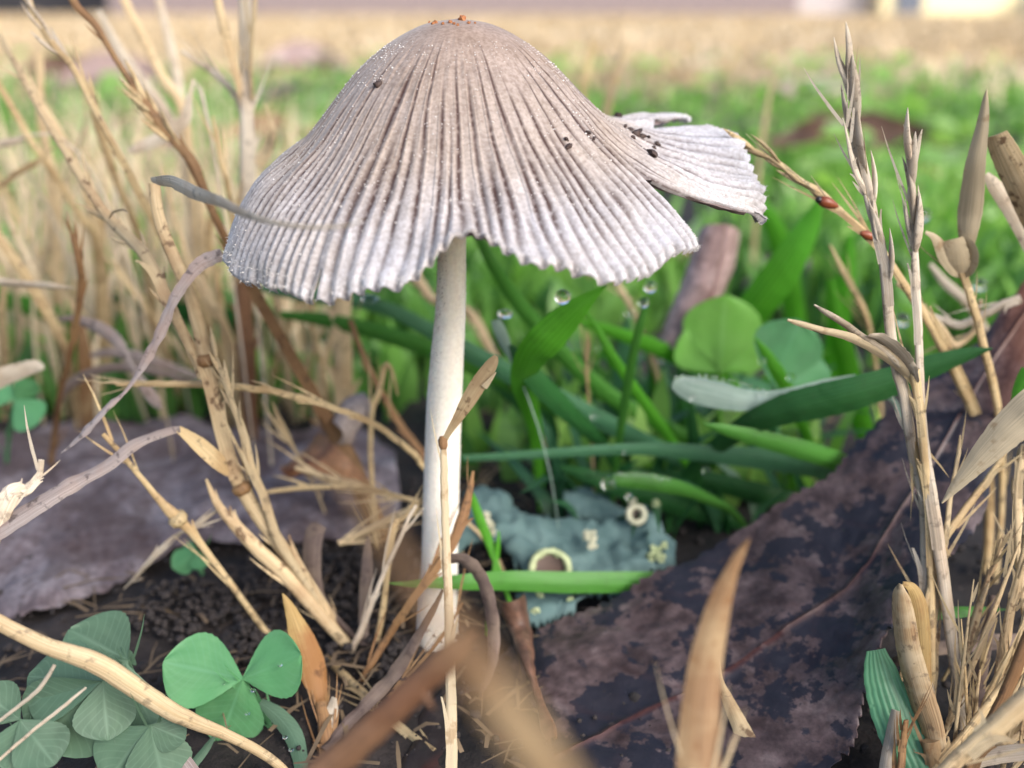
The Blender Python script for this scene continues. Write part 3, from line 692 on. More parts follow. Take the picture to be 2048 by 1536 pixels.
# gills: the under surface drawn out into thin hanging plates
gl = und.copy(); saw = np.abs(((np.arange(NA)/SPR*2) % 1)-.5)*2
dep = .22*np.sin(np.linspace(0, 1, NR)**.8*math.pi*.97)
dep = dep*(1-.85*np.clip((np.linspace(0, 1, NR)-.5)/.25, 0, 1))
gl[:, :, 2] -= .004+saw[:, None]*dep[None, :]
Fg = [(idx(i, k), idx(i, k+1), idx(i+1, k+1), idx(i+1, k)) for i in range(NA) for k in range(4, NR-9) if (i, k) not in cutf]
mob('gills', gl.reshape(-1, 3), Fg, M['gill'], parent=mush)
# white meal on the skin
parts = []; oc_ = [(1, 0, 0), (-1, 0, 0), (0, 1, 0), (0, -1, 0), (0, 0, 1), (0, 0, -1)]
of = [(0, 2, 4), (2, 1, 4), (1, 3, 4), (3, 0, 4), (2, 0, 5), (1, 2, 5), (3, 1, 5), (0, 3, 5)]
for c in range(9000):
    i = int(RNG.integers(0, NA)); k = int(NR*(.2+.8*RNG.random()**.8)) % NR; ph = phis[i]
    cl = fnoise(math.cos(R(ph))*3+9, math.sin(R(ph))*3, k*.06)
    if RNG.random() > .35+1.3*cl+(.35 if ph < -130 else 0): continue
    s = RNG.uniform(.0025, .007)*(1.6 if RNG.random() < .08 else 1); q = capV[i, k]+nrm[i, k]*s*.6
    parts.append(([(q[0]+a*s*RNG.uniform(.6, 1.5), q[1]+b*s*RNG.uniform(.6, 1.5), q[2]+d*s*RNG.uniform(.6, 1.4)) for a, b, d in oc_], of))
# down along the rim
for c in range(1500):
    i = int(RNG.integers(0, NA)); k = NR-1-int(RNG.integers(0, 5)); q = capV[i, k]; s = RNG.uniform(.003, .006); d = nrm[i, k]*.4+np.array([q[0]-AX, q[1]-AY, -.6])*.25+RNG.normal(0, .35, 3)
    d = d/np.linalg.norm(d)*RNG.uniform(.015, .04); t_ = np.array([d[1], -d[0], .3]); t_ = t_/np.linalg.norm(t_)*s*.6
    parts.append(([q-t_, q+t_, q+d, q+nrm[i, k]*s], [(0, 1, 2), (1, 3, 2), (3, 0, 2)]))
V, Fc = join(parts); o = mob('cap_meal', V, Fc, M['fleck_white'], parent=mush); o['kind'] = 'stuff'
# stem
SP_ = [(905, 380, 10.3, 56), (904, 500, 10.3, 57), (901, 620, 10.3, 61), (890, 780, 10.3, 70), (884, 940, 10.28, 72), (880, 1090, 10.25, 73), (876, 1200, 10.22, 78), (874, 1275, 10.2, 84)]
A = cat(SP_, 60); SCn = [P(a[0], a[1], a[2]) for a in A]; SR = [a[3]*.475*depth(c)/FPX for a, c in zip(A, SCn)]
SCn = [Vector((AX+.02, AY, 6.6))]+SCn; SR = [SR[0]*.95]+SR
SCn.append(SCn[-1]+Vector((0, 0, -.3))); SR.append(SR[-1]*1.08)
V, Fc, UV = tube3(SCn, SR, 40, .015, 3.); stem = mob('stem', V, Fc, M['stem_flesh'], parent=mush, uv=UV)
def fuzz(name, n, mat, f0, f1, az0, az1, ln):
    parts = []
    for c in range(n):
        s = RNG.uniform(f0, f1)*(len(SCn)-2); i = int(s); f = s-i; c0 = SCn[i].lerp(SCn[i+1], f); r = SR[i]*(1-f)+SR[i+1]*f
        a = R(RNG.uniform(az0, az1)); d = Vector((math.cos(a), math.sin(a), RNG.normal(0, .3))).normalized(); q = c0+Vector((math.cos(a), math.sin(a), 0))*(r*.985)
        l = RNG.uniform(.5, 1.2)*ln; tt = Vector((-math.sin(a), math.cos(a), RNG.normal(0, .5)))*.0035; e = q+d*l+Vector((0, 0, RNG.normal(0, .35)*l)); u_ = Vector((0, 0, .0035))
        parts.append(([q-tt, q+tt, q+u_, e], [(0, 1, 3), (1, 2, 3), (2, 0, 3)]))
    V, Fc = join(parts); o = mob(name, V, Fc, M[mat], parent=stem, smooth=False); o['kind'] = 'stuff'
fuzz('white_down', 5200, 'fleck_white', .03, .98, 0, 360, .026)
fuzz('dark_down', 620, 'hair_dark', .05, .42, 165, 250, .03)
# ------------------------------------------------------------------ crumbs on the cap
def on_cap(px, py):                    # nearest skin point along the line of sight
    c = Vector((0, 0, CAMH)); d = ray(px, py).normalized(); F_ = capV.reshape(-1, 3); rel = F_-np.array(c); t_ = rel @ np.array(d)
    dist = np.linalg.norm(rel-t_[:, None]*np.array(d), axis=1); near = np.where(dist < .03)[0]
    if len(near) == 0: near = np.array([dist.argmin()])
    k = near[t_[near].argmin()]; return Vector(F_[k]), Vector(nrm.reshape(-1, 3)[k])
def crumb(px, py, s, label, mat='crumb_dark', sq=(1, 1, .7), group=None):
    q, n_ = on_cap(px, py); k = hsh(px, py)*50
    V, Fc = blob((0, 0, 0), s, ICO2, sq, .9, k); rot = n_.to_track_quat('Z', 'X').to_matrix() @ Matrix.Rotation(k, 3, 'Z'); V = [rot @ Vector(v)+q+n_*s*.3 for v in V]
    o = mob('soil_crumb', V, Fc, M[mat], base=q); setp(o, label, 'crumb', group)
crumb(752, 164, .036, 'round black speck alone on the upper left of the cap')
gx = 'dark soil crumbs stuck on the right flank of the cap'
for x, y, s in [(1275, 262, .05), (1262, 255, .03), (1288, 268, .03), (1298, 270, .025), (1320, 287, .026), (1312, 292, .02), (1270, 272, .02), (1255, 250, .02)]:
    crumb(x, y, s, 'dark soil crumb in the cluster on the right flank of the cap', sq=(1.3, .8, .7), group=gx)
crumb(1310, 307, .05, 'largest flat dark crumb lowest on the right flank of the cap', sq=(1.5, .9, .6))
crumb(1233, 205, .04, 'dark crumb at the right edge of the dome above the back lobe', sq=(1.4, .7, .7))
for x, y, s in [(1141, 288, .03), (1138, 276, .022), (1181, 262, .02), (1193, 275, .02)]:
    crumb(x, y, s, 'tiny brown crumb in a groove on the front right of the cap', sq=(1.3, .8, .7), group='tiny brown crumbs in the grooves of the cap')
for x, y, s in [(925, 34, .035), (870, 40, .022), (862, 43, .016), (897, 40, .02), (940, 41, .016), (905, 43, .014), (882, 43, .016), (950, 40, .012), (858, 38, .012), (915, 44, .014)]:
    crumb(x, y, s, 'rusty orange crumb on the very top of the cap', 'crumb_orange', (1, 1, 1), 'orange crumbs on top of the cap')

# ------------------------------------------------------------------ big dead leaves
dead_leaf('dead_leaf', 'large dark wet brown leaf with black blotches and red midrib leaning up at lower right',
 [[(940, 1500, 8.55), (985, 1330, 9.5), (1060, 1268, 9.9), (1130, 1232, 10.1), (1220, 1197, 10.3), (1300, 1150, 10.5), (1420, 1098, 10.8), (1560, 1005, 11.1), (1660, 948, 11.3), (1712, 885, 11.6), (1800, 800, 11.9), (1955, 682, 12.3), (1992, 638, 12.4), (2062, 540, 12.6)],
  [(1020, 1540, 8.0), (1085, 1530, 8.1), (1150, 1500, 8.2), (1270, 1440, 8.55), (1385, 1385, 8.8), (1500, 1318, 9.1), (1600, 1253, 9.4), (1690, 1188, 9.7), (1750, 1110, 10.0), (1800, 1030, 10.4), (1865, 930, 10.9), (1925, 830, 11.4), (1990, 722, 11.9), (2095, 560, 12.5)],
  [(1100, 1640, 7.3), (1200, 1650, 7.3), (1330, 1650, 7.3), (1480, 1620, 7.35), (1600, 1570, 7.5), (1690, 1510, 7.7), (1716, 1440, 7.95), (1742, 1350, 8.3), (1772, 1270, 8.7), (1830, 1190, 9.1), (1905, 1110, 9.6), (1968, 1030, 10.1), (2000, 890, 10.9), (2110, 620, 12.2)]],
 'leaf_dark', 150, 61, bulge=.05, rough=.05, edge=.05, thick=.02, seed=4., rustf=lambda u, e: .75*sst(.88, 1., u))
dead_leaf('dead_leaf', 'large lilac grey dead leaf lying flat at the left behind the clover',
 [[(-160, 880, 14.6), (0, 858, 15.6), (110, 842, 16.2), (300, 838, 16.4), (470, 848, 16.2), (600, 862, 15.8), (700, 850, 15.8), (790, 900, 14.6)],
  [(-160, 1130, 11.7), (0, 1092, 12.2), (110, 1066, 12.5), (300, 1032, 12.9), (450, 1000, 13.3), (590, 985, 13.5), (700, 970, 13.6), (800, 985, 13.3)],
  [(-160, 1290, 10.0), (0, 1232, 10.5), (130, 1212, 10.7), (260, 1150, 11.4), (380, 1085, 12.1), (540, 1088, 12.1), (690, 1070, 12.2), (800, 1040, 12.5)]],
 'leaf_lilac', 70, 27, bulge=.12, rough=.11, edge=.05, thick=.02, seed=9., vein=False)
dead_leaf('dead_leaf', 'black leaf shaped sheet painting the dark shadow under the twigs at the bottom centre',
 [[(820, 1500, 8.35), (860, 1400, 9.0), (960, 1360, 9.3), (1060, 1370, 9.2)], [(780, 1600, 7.5), (880, 1520, 8.1), (980, 1480, 8.35), (1100, 1480, 8.3)], [(800, 1700, 6.9), (900, 1660, 7.1), (1010, 1640, 7.2), (1120, 1600, 7.4)]], 'leaf_black', 26, 13, rough=.08, seed=14.)  # near black sheet stands in for the shadow under the twigs
def lying(px, py, lx, ly, tilt, mat, label, sd, az=0.):
    q = Gp(px, py, .45); q.z = .45; n_ = 16; V = []; m_ = 9; ve = []
    rot = Matrix.Rotation(az, 3, 'Z') @ Matrix.Rotation(tilt, 3, 'X')
    for i in range(n_):
        for j in range(m_):
            u = i/(n_-1)*2-1; hw = (1-abs(u)**2.2)*(1+.15*fnoise(u*4, sd)); v = (j/(m_-1)*2-1)*hw
            V.append(q+rot @ Vector((u*lx, v*ly, .25*ly*v*v+.12*lx*fnoise(u*1.5, v*1.5, sd)+.1*lx*u*u))); ve.append(1. if j == m_//2 else 0.)
    lo = min(v.z for v in V); V = [v-Vector((0, 0, max(0, lo-.3))) for v in V]
    n0 = len(V); V = V+[v-Vector((0, 0, .03)) for v in V]; Fc = []
    for i in range(n_-1):
        for j in range(m_-1):
            a = i*m_+j; b = a+m_; Fc += [(a, a+1, b+1, b), (n0+a+1, n0+a, n0+b, n0+b+1)]
        for j in (0, m_-1): a = i*m_+j; Fc.append((a, a+m_, n0+a+m_, n0+a))
    o = mob('dead_leaf', V, Fc, M[mat], base=q, attrs={'vein': ve+ve, 'rust': [0.]*(2*n0)}); setp(o, label, 'dead leaf')
lying(1715, 300, 4.6, 1.9, .9, 'leaf_brown', 'blurred dark brown leaf on the grass at upper right behind the silvery stalk', 1., -.3)
lying(1862, 372, 1.1, .8, .6, 'leaf_rust', 'small orange brown leaf fragment in the grass behind the two silvery stalks', 2., .2)
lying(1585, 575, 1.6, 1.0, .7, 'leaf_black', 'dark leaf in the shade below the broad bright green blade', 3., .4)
lying(1250, 540, 2.6, 1.4, 1.0, 'leaf_rust', 'brown leaf behind the dew drops under the right side of the cap', 4., .3)
lying(690, 628, 2.6, .9, .9, 'leaf_black', 'dark leaf shaped sheet painting the shaded gap behind the stem at its left under the cap', 5., -.1)  # dark sheet stands in for the shaded gap beside the stem
lying(548, 282, 3.0, 1.5, .9, 'leaf_rust', 'reddish brown leaf peeping out above the left shoulder of the cap', 6., .2)
lying(335, 335, 1.7, 1.4, 1.1, 'leaf_brown', 'maroon leaf behind the straw stalks at left', 7., .5)
lying(285, 258, 2.0, 1.5, 1.0, 'leaf_brown', 'dark leaf patch behind the thin brown seed stalk', 8., .1)
lying(228, 170, 5.5, 3.0, 1.0, 'leaf_pink', 'far pinkish brown leaf behind the tall stalks at upper left', 9., .1)
lying(118, 157, 4.0, 2.4, 1.0, 'leaf_brown', 'far dark brown leaf near the left edge of the lawn', 10., .1)
lying(606, 135, 5.0, 3.2, 1.0, 'leaf_pink', 'far reddish leaf near the end of the dark stick', 11., .2)
lying(1640, 185, 4.0, 1.6, .9, 'leaf_pink', 'far dull pink leaf in the green grass above the brown leaf', 12., .2)
a_, b_ = Gp(515, 215, .6), Gp(600, 168, 1.0)
V, Fc, UV = tube3([a_.lerp(b_, s)+Vector((0, 0, .25*math.sin(s*3)-.0)) for s in np.linspace(0, 1, 9)], [.55*(1-.3*s) for s in np.linspace(0, 1, 9)], 8, .2, 4.)
setp(mob('stick', V, Fc, M['leaf_black'], base=a_, uv=UV), 'short dark stick lying on the grass left of the cap', 'stick')
dead_leaf('dead_leaf', 'upright mauve pink curled leaf blurred behind the right tip of the cap',
 [[(1395, 470, 15.2), (1375, 540, 15.), (1345, 610, 14.8), (1310, 680, 14.6)], [(1440, 452, 15.), (1425, 530, 14.8), (1395, 610, 14.6), (1350, 700, 14.4)], [(1482, 466, 15.3), (1470, 540, 15.2), (1430, 620, 15.), (1390, 700, 14.8)]], 'leaf_pink', 24, 11, bulge=.2, rough=.08, seed=21.)
dead_leaf('dead_leaf', 'folded rusty orange leaf scrap standing left of the stem base',
 [[(562, 938, 12.6), (585, 915, 12.7), (615, 890, 12.9), (640, 868, 13.1)], [(570, 948, 12.4), (610, 930, 12.4), (650, 915, 12.5), (672, 900, 12.6)], [(600, 955, 12.4), (650, 962, 12.3), (700, 968, 12.3), (735, 960, 12.4)]], 'leaf_rust', 20, 11, bulge=.1, rough=.1, seed=23., edge=.06)
dead_leaf('dead_leaf', 'crumpled pale mauve leaf scrap hanging left of the white stem',
 [[(668, 842, 12.6), (680, 815, 12.8), (700, 800, 12.9), (722, 792, 13.)], [(678, 860, 12.4), (695, 838, 12.5), (714, 820, 12.6), (735, 812, 12.7)], [(674, 892, 12.5), (700, 890, 12.4), (716, 860, 12.5), (728, 830, 12.7)]], 'straw_mauve', 16, 9, bulge=.14, rough=.1, seed=25., vein=False)
dead_leaf('dead_leaf', 'brown funnel shaped leaf scrap under the green blade right of the stem',
 [[(986, 1190, 10.0), (1010, 1240, 9.9), (1040, 1310, 9.25), (1065, 1380, 8.8), (1102, 1480, 8.1)], [(1018, 1200, 9.8), (1040, 1260, 9.7), (1052, 1320, 9.1), (1074, 1390, 8.7), (1104, 1480, 8.05)], [(1052, 1188, 10.0), (1062, 1250, 9.9), (1070, 1320, 9.2), (1082, 1390, 8.75), (1107, 1482, 8.1)]], 'leaf_brown', 24, 9, bulge=.05, rough=.04, seed=27., vein=False)

# ------------------------------------------------------------------ soil castings
def casting(px, py, n, r0, label, sd):
    q = Gp(px, py); parts = []
    n = int(n*2.6)
    for k in range(n):
        a = hsh(k, sd)*6.28; rr_ = math.sqrt(hsh(k, sd+1))*r0; z = (r0-rr_)*.75*hsh(k, sd+2)
        parts.append(blob((q.x+math.cos(a)*rr_, q.y+math.sin(a)*rr_, z+.02), .02+.035*hsh(k, sd+3), ICO1, (1, 1, .85), .6, k))
    V, Fc = join(parts); setp(mob('worm_casting', V, Fc, M['casting'], base=q), label, 'soil clump')
casting(497, 1278, 60, .30, 'small beaded soil clump right behind the clover', 1)
casting(545, 1165, 70, .36, 'beaded soil clump left of the slanting straw stem', 2)
casting(690, 1155, 120, .52, 'largest beaded soil clump left of the white stem', 3)
casting(360, 1215, 110, .62, 'low lumpy soil clump between the grey leaf and the clover', 4)
casting(790, 1330, 60, .35, 'dark soil clump below the white stem', 5)
casting(1000, 1110, 70, .4, 'soil clump under the lichen beside the stem', 6)

# ------------------------------------------------------------------ lichen
t = thing('lichen', Gp(1130, 1130), 'blue green leafy lichen with yellow cups on the ground right of the stem', 'lichen')
rows = [[(905, 1050, 11.9), (940, 975, 12.6), (990, 985, 12.6), (1035, 1030, 12.2), (1110, 1040, 12.1), (1180, 1050, 12.0), (1240, 1045, 12.0), (1300, 1030, 12.1), (1345, 1080, 11.7)],
        [(905, 1090, 11.6), (950, 1040, 12.0), (1000, 1055, 11.8), (1050, 1080, 11.6), (1120, 1090, 11.5), (1180, 1100, 11.4), (1240, 1100, 11.4), (1300, 1090, 11.5), (1350, 1110, 11.3)],
        [(920, 1110, 11.4), (965, 1078, 11.7), (1010, 1090, 11.6), (1050, 1150, 11.0), (1110, 1180, 10.8), (1180, 1195, 10.7), (1240, 1185, 10.7), (1300, 1150, 11.0), (1350, 1140, 11.1)]]
V, Fc, at = patch(rows, 80, 25, bulge=.14, rough=.2, edge=.25, thick=.03, seed=31., vein=False); mob('thallus', V, Fc, M['lichen_teal'], parent=t)
rows = [[(1030, 1190, 10.9), (1080, 1185, 10.9), (1130, 1190, 10.8), (1180, 1190, 10.8)], [(1040, 1225, 10.5), (1080, 1220, 10.5), (1120, 1225, 10.5), (1160, 1215, 10.5)], [(1050, 1260, 10.2), (1090, 1250, 10.2), (1110, 1245, 10.3), (1150, 1235, 10.35)]]
V, Fc, at = patch(rows, 24, 13, bulge=.06, rough=.08, edge=.08, thick=.03, seed=33., vein=False); mob('lobe', V, Fc, M['lichen_teal'], parent=t)
rows = [[(1130, 985, 12.9), (1170, 975, 13.), (1210, 990, 12.9), (1250, 1020, 12.6)], [(1130, 1010, 12.6), (1170, 1005, 12.6), (1205, 1015, 12.5), (1245, 1040, 12.3)], [(1140, 1030, 12.3), (1170, 1028, 12.3), (1205, 1040, 12.2), (1240, 1055, 12.1)]]
V, Fc, at = patch(rows, 24, 13, bulge=.1, rough=.12, edge=.1, thick=.03, seed=35., vein=False); mob('lobe', V, Fc, M['lichen_teal'], parent=t)
def ringcup(px, py, Y, rpx, rim_px, mat, tilt):
    q = P(px, py, Y); k = depth(q)/FPX; r = rpx*k; rt = rim_px*k*.5; V = []; Fc = []; n_, m_ = 36, 8; rot = Matrix.Rotation(tilt, 3, 'X')
    for i in range(n_):
        a = 2*math.pi*i/n_
        for j in range(m_):
            b = 2*math.pi*j/m_; rr_ = rt*(1+.8*fnoise(i*.8, j*.9, px)); V.append(q+rot @ Vector(((r+math.cos(b)*rr_)*math.cos(a), (r+math.cos(b)*rr_)*math.sin(a), math.sin(b)*rr_+.04)))
    for i in range(n_):
        for j in range(m_): Fc.append((i*m_+j, ((i+1) % n_)*m_+j, ((i+1) % n_)*m_+(j+1) % m_, i*m_+(j+1) % m_))
    c = mob('cup', V, Fc, M[mat], parent=t)
    V = [q+rot @ Vector((0, 0, -.05))]+[q+rot @ Vector((math.cos(a)*r, math.sin(a)*r, .01)) for a in np.linspace(0, 2*math.pi, 25)[:-1]]
    o = mob('disc', V, [(0, 1+j, 1+(j+1) % 24) for j in range(24)], M['lichen_disc'], parent=None); o.parent = c
    # keep the disc where it was built: its vertices are absolute, so move them into the thing's frame
    off = t.location
    for v in o.data.vertices: v.co -= off
ringcup(1100, 1140, 10.9, 37, 14, 'lichen_rim', .75)
ringcup(1272, 1030, 11.75, 16, 12, 'lichen_cream', .9)
for x, y, Y, r, m_ in [(1180, 1076, 11.35, 13, 'lichen_cream'), (1186, 1095, 11.25, 11, 'lichen_cream'), (1312, 1104, 11.2, 12, 'lichen_rim'), (1302, 1118, 11.1, 10, 'lichen_rim'), (1322, 1120, 11.05, 10, 'lichen_rim'), (1328, 1094, 11.2, 7, 'lichen_rim'), (975, 1052, 11.6, 12, 'lichen_cream'), (968, 1035, 11.75, 12, 'lichen_cream'), (982, 1068, 11.5, 9, 'lichen_cream'),
                       (1264, 1008, 11.9, 9, 'lichen_cream'), (1312, 1010, 11.9, 8, 'lichen_rim'), (1080, 1195, 10.6, 8, 'lichen_rim'), (1070, 1228, 10.35, 9, 'lichen_rim'), (1140, 1205, 10.5, 8, 'lichen_rim')]:
    q = P(x, y, Y); r *= depth(q)/FPX; V, Fc = join([blob((q.x+random.uniform(-.8, .8)*r, q.y+random.uniform(-.4, .4)*r, q.z+.03+random.uniform(-.8, .8)*r), r*.36, ICO2, (1, 1, 1), .6, k) for k in range(16)])
    mob('granule', V, Fc, M[m_], parent=t)

# ------------------------------------------------------------------ straw on the left, in focus
def rootthing(name, label, cat_, C, group=None): return thing(name, C[-1], label, cat_, group)
def compound(label, pts, mat, cat_='dry stalk', name='dry_stalk', group=None, root=True, **k):
    (V, Fc, UV), C = stalk_mesh(pts, root, **k); t = thing(name, C[-1], label, cat_, group)
    mob('stem', V, Fc, M[mat], parent=t, uv=UV); return t, C
def nodes(t, C, fr, mat, Rr=.05):
    for f in fr:
        c = C[int(f*(len(C)-1))]; d = (C[min(len(C)-1, int(f*(len(C)-1))+1)]-c).normalized()
        V, Fc, UV = tube3([c-d*.07, c-d*.03, c+d*.03, c+d*.07], [Rr*.7, Rr*1.1, Rr*1.1, Rr*.7], 8, .1); mob('node', V, Fc, M[mat], parent=t, uv=UV)

t, C = compound('thick speckled straw stalk with broken top slanting down left of the stem',
 [(308, 366, 10.7, 24), (322, 450, 10.6, 27), (380, 593, 10.5, 30), (408, 700, 10.4, 33), (430, 808, 10.3, 32), (465, 933, 10.2, 34), (510, 1020, 10.15, 34), (575, 1110, 10.1, 32), (640, 1205, 10.05, 30), (690, 1282, 10.0, 28)], 'straw_spotted', n=80, bumpy=.07)
nodes(t, C, (.36, .62), 'straw_brown', .105)
child_blade('leaf', t, [(302, 360, 10.5, 10), (318, 363, 10.0, 20), (345, 366, 9.3, 28), (393, 388, 8.6, 30), (440, 404, 8.0, 24), (490, 428, 7.5, 17), (540, 444, 7.2, 12), (615, 455, 7.0, 9), (690, 452, 6.9, 6), (725, 440, 6.85, 3)], 'straw_silver', roll=25, fold=.18, wave=.1)
child_blade('leaf', t, [(446, 508, 10.4, 26), (420, 516, 10.3, 30), (394, 532, 10.2, 30), (366, 568, 10.1, 24), (344, 603, 10.05, 24), (322, 658, 10.0, 26), (297, 708, 9.95, 24), (268, 758, 9.9, 14), (243, 790, 9.85, 11), (215, 812, 9.8, 22), (172, 858, 9.7, 26), (140, 890, 9.65, 14), (122, 906, 9.6, 2)], 'straw_mauve', roll=(15, 70), fold=.2, wave=.2)
t, C = compound('tapering straw stalk with ragged tip joining the thick speckled stalk at left',
 [(102, 256, 12.4, 16), (164, 359, 11.9, 20), (219, 437, 11.5, 24), (262, 480, 11.1, 26), (297, 521, 10.8, 28), (340, 611, 10.55, 26), (379, 693, 10.4, 22), (403, 758, 10.3, 14)], 'straw_spotted', root=False, n=60, bumpy=.05)
child_stalk('stem_tip', t, [(0, 68, 13.6, 11), (44, 154, 13.0, 14), (102, 256, 12.4, 16)], 'straw_pale')
husks(t, C, .18, .6, 5, .45, 'straw_pale', 16)
child_blade('leaf', t, [(219, 437, 11.4, 6), (228, 425, 11.2, 9), (245, 420, 11.1, 7), (256, 426, 11.0, 3)], 'straw_silver', roll=60)
t, C = compound('scaly pale seed stalk leaning between the thick straw stalk and the stem',
 [(419, 672, 10.3, 2), (428, 705, 10.3, 7), (444, 747, 10.25, 13), (465, 808, 10.2, 15), (487, 869, 10.15, 20), (501, 933, 10.1, 22), (530, 1000, 10.1, 20), (555, 1078, 10.05, 22), (600, 1150, 10.03, 20), (660, 1240, 10, 18)], 'straw_pale', n=60, bumpy=.05)
husks(t, C, .12, .55, 7, .42, 'straw_pale', 9)
t, C = compound('stout split straw sheath meeting the thick stalk near the ground left of the stem',
 [(412, 958, 10.2, 6), (435, 1008, 10.12, 18), (470, 1050, 10.08, 28), (515, 1098, 10.05, 32), (570, 1150, 10.0, 32), (640, 1230, 9.95, 28), (694, 1290, 9.9, 26)], 'straw_spotted', n=50, bumpy=.05)
blade('dry_leaf', 'bent dead grass leaf grey on the left half and tan after its sharp fold', 'dry leaf',
 [(456, 950, 10.05, 8), (440, 925, 10.0, 34), (405, 893, 9.95, 36), (375, 870, 9.9, 24), (357, 858, 9.85, 16)], 'straw_gold', root=False, roll=30, fold=.15)
blade('dry_leaf', 'long silvery grey dead grass leaf sagging to the left edge from a sharp fold', 'dry leaf',
 [(360, 858, 9.85, 14), (330, 864, 9.8, 18), (268, 889, 9.6, 24), (215, 930, 9.4, 28), (143, 968, 9.2, 34), (85, 1003, 9.0, 40), (0, 1056, 8.8, 48), (-70, 1100, 8.7, 50)], 'straw_mauve', root=True, roll=(20, 50), fold=.2, wave=.15)
t, C = compound('horizontal golden seed stalk arching from the left to behind the white stem',
 [(233, 769, 10.6, 10), (280, 767, 10.6, 13), (322, 768, 10.6, 15), (430, 770, 10.65, 17), (537, 781, 10.7, 17), (627, 803, 10.8, 15), (700, 826, 10.9, 14), (736, 842, 11.0, 14), (793, 878, 11.2, 14), (850, 935, 11.4, 13), (880, 1000, 11.6, 12)], 'straw_gold', n=70, wob=.02)
husks(t, C, .02, .42, 7, .34, 'straw_pale', 6); awns(t, C, 0.02, .12, 4, .5, 'straw_pale')
t, C = compound('short brown knotted straw rising behind the clover to a cut tip',
 [(206, 868, 9.9, 10), (240, 905, 9.9, 12), (290, 965, 9.9, 13), (322, 1003, 9.9, 18), (349, 1031, 9.9, 28), (380, 1062, 9.95, 20), (420, 1112, 10.0, 15), (470, 1180, 10.0, 14), (530, 1262, 10.0, 14)], 'straw_gold', n=50)
nodes(t, C, (.48,), 'straw_gold', .10)
stalk('dry_straw', 'thin silvery straw slanting up towards the knotted brown straw over the grey leaf', 'dry straw', [(440, 1015, 10.2, 8), (400, 1045, 10.2, 10), (349, 1073, 10.2, 9), (310, 1110, 10.2, 14), (270, 1155, 10.3, 8), (248, 1178, 10.4, 4)], 'straw_silver', root=False)
t, C = compound('twisted dark seed stalk standing upright near the left edge', [(143, 466, 12.2, 9), (151, 490, 12.2, 15), (158, 522, 12.2, 16), (163, 565, 12.3, 17), (155, 629, 12.4, 15), (138, 715, 12.7, 14), (120, 790, 13.2, 14), (112, 850, 13.8, 15)], 'straw_brown', n=60, bumpy=.05)
husks(t, C, .02, .4, 6, .32, 'straw_brown', 8)
t, C = compound('broken straw stub with a split top at the left edge', [(83, 920, 9.2, 12), (78, 950, 9.2, 14), (55, 978, 9.1, 26), (25, 985, 9.0, 40), (5, 1020, 8.9, 42), (-20, 1080, 8.8, 40)], 'straw_silver', n=30, bumpy=.2, flat=.5)
# seed stalks that rise above the cap's left side
t, C = compound('long thin brown seed stalk passing behind the left rim of the cap',
 [(120, -60, 12.6, 20), (152, 10, 12.5, 18), (191, 51, 12.45, 16), (239, 130, 12.4, 13), (290, 205, 12.3, 17), (318, 243, 12.25, 24), (342, 273, 12.2, 22), (368, 303, 12.2, 22), (386, 328, 12.2, 26), (410, 385, 12.2, 20), (434, 441, 12.2, 18), (480, 535, 12.3, 21), (555, 665, 12.4, 25), (627, 790, 12.5, 30), (665, 860, 12.55, 36), (700, 925, 12.6, 42), (735, 1010, 12.5, 40)], 'straw_brown', n=110, bumpy=.08)
husks(t, C, .22, .42, 11, .44, 'straw_gold', 12); awns(t, C, .24, .36, 5, .5, 'straw_gold')
t, C = compound('slender seed stalk with pale joints curving down from the top left corner',
 [(40, -60, 12.9, 10), (56, 0, 12.8, 12), (80, 50, 12.7, 14), (115, 100, 12.6, 16), (147, 137, 12.5, 15), (191, 222, 12.4, 15), (222, 280, 12.4, 15), (253, 335, 12.5, 17), (290, 410, 12.7, 18), (330, 480, 13.0, 19), (380, 570, 13.5, 20), (430, 700, 14.5, 22), (450, 800, 15.8, 22)], 'straw_gold', n=90)
husks(t, C, .03, .33, 7, .5, 'straw_silver', 5)
t, C = compound('tall pale double stalk standing left of the cap with a rusty base', [(489, -60, 14.2, 26), (489, 0, 14.2, 28), (491, 90, 14.2, 27), (492, 171, 14.2, 28), (494, 260, 14.2, 32), (495, 342, 14.2, 36), (493, 450, 14.3, 38), (490, 560, 14.4, 42)], 'straw_silver', root=False, n=50)
child_stalk('stem', t, [(490, 555, 14.4, 42), (488, 620, 14.5, 40), (494, 720, 14.7, 40), (500, 830, 15.2, 34), (502, 920, 15.6, 30)], 'straw_rust', root=True)
child_stalk('side_stem', t, [(430, -60, 14.0, 15), (436, 0, 14.0, 18), (446, 50, 14.0, 20), (455, 85, 14.05, 20), (466, 130, 14.1, 18), (478, 171, 14.15, 16), (488, 230, 14.2, 12)], 'straw_pale')
child_stalk('side_stem', t, [(515, -60, 14.0, 6), (510, 0, 14.0, 10), (505, 60, 14.0, 12), (501, 110, 14.05, 11), (504, 200, 14.15, 9)], 'straw_pale')
child_blade('sheath', t, [(528, 205, 14.0, 3), (540, 235, 14.0, 8), (546, 270, 14.0, 14), (535, 300, 14.1, 22), (515, 330, 14.15, 26)], 'straw_pale', roll=20)
stalk('dry_straw', 'broad tan straw standing behind the left part of the cap rim', 'dry straw', [(684, 520, 14.5, 44), (682, 568, 14.5, 46), (684, 650, 14.5, 44), (686, 730, 14.6, 44), (688, 830, 14.8, 42), (690, 880, 15, 40)], 'straw_pale')
stalk('dry_straw', 'thin brown straw slanting from under the cap down to the stem base', 'dry straw', [(700, 640, 13.2, 12), (730, 718, 13.1, 14), (772, 800, 13.0, 15), (805, 855, 12.9, 15), (850, 915, 12.8, 15), (880, 980, 12.7, 14)], 'straw_brown')
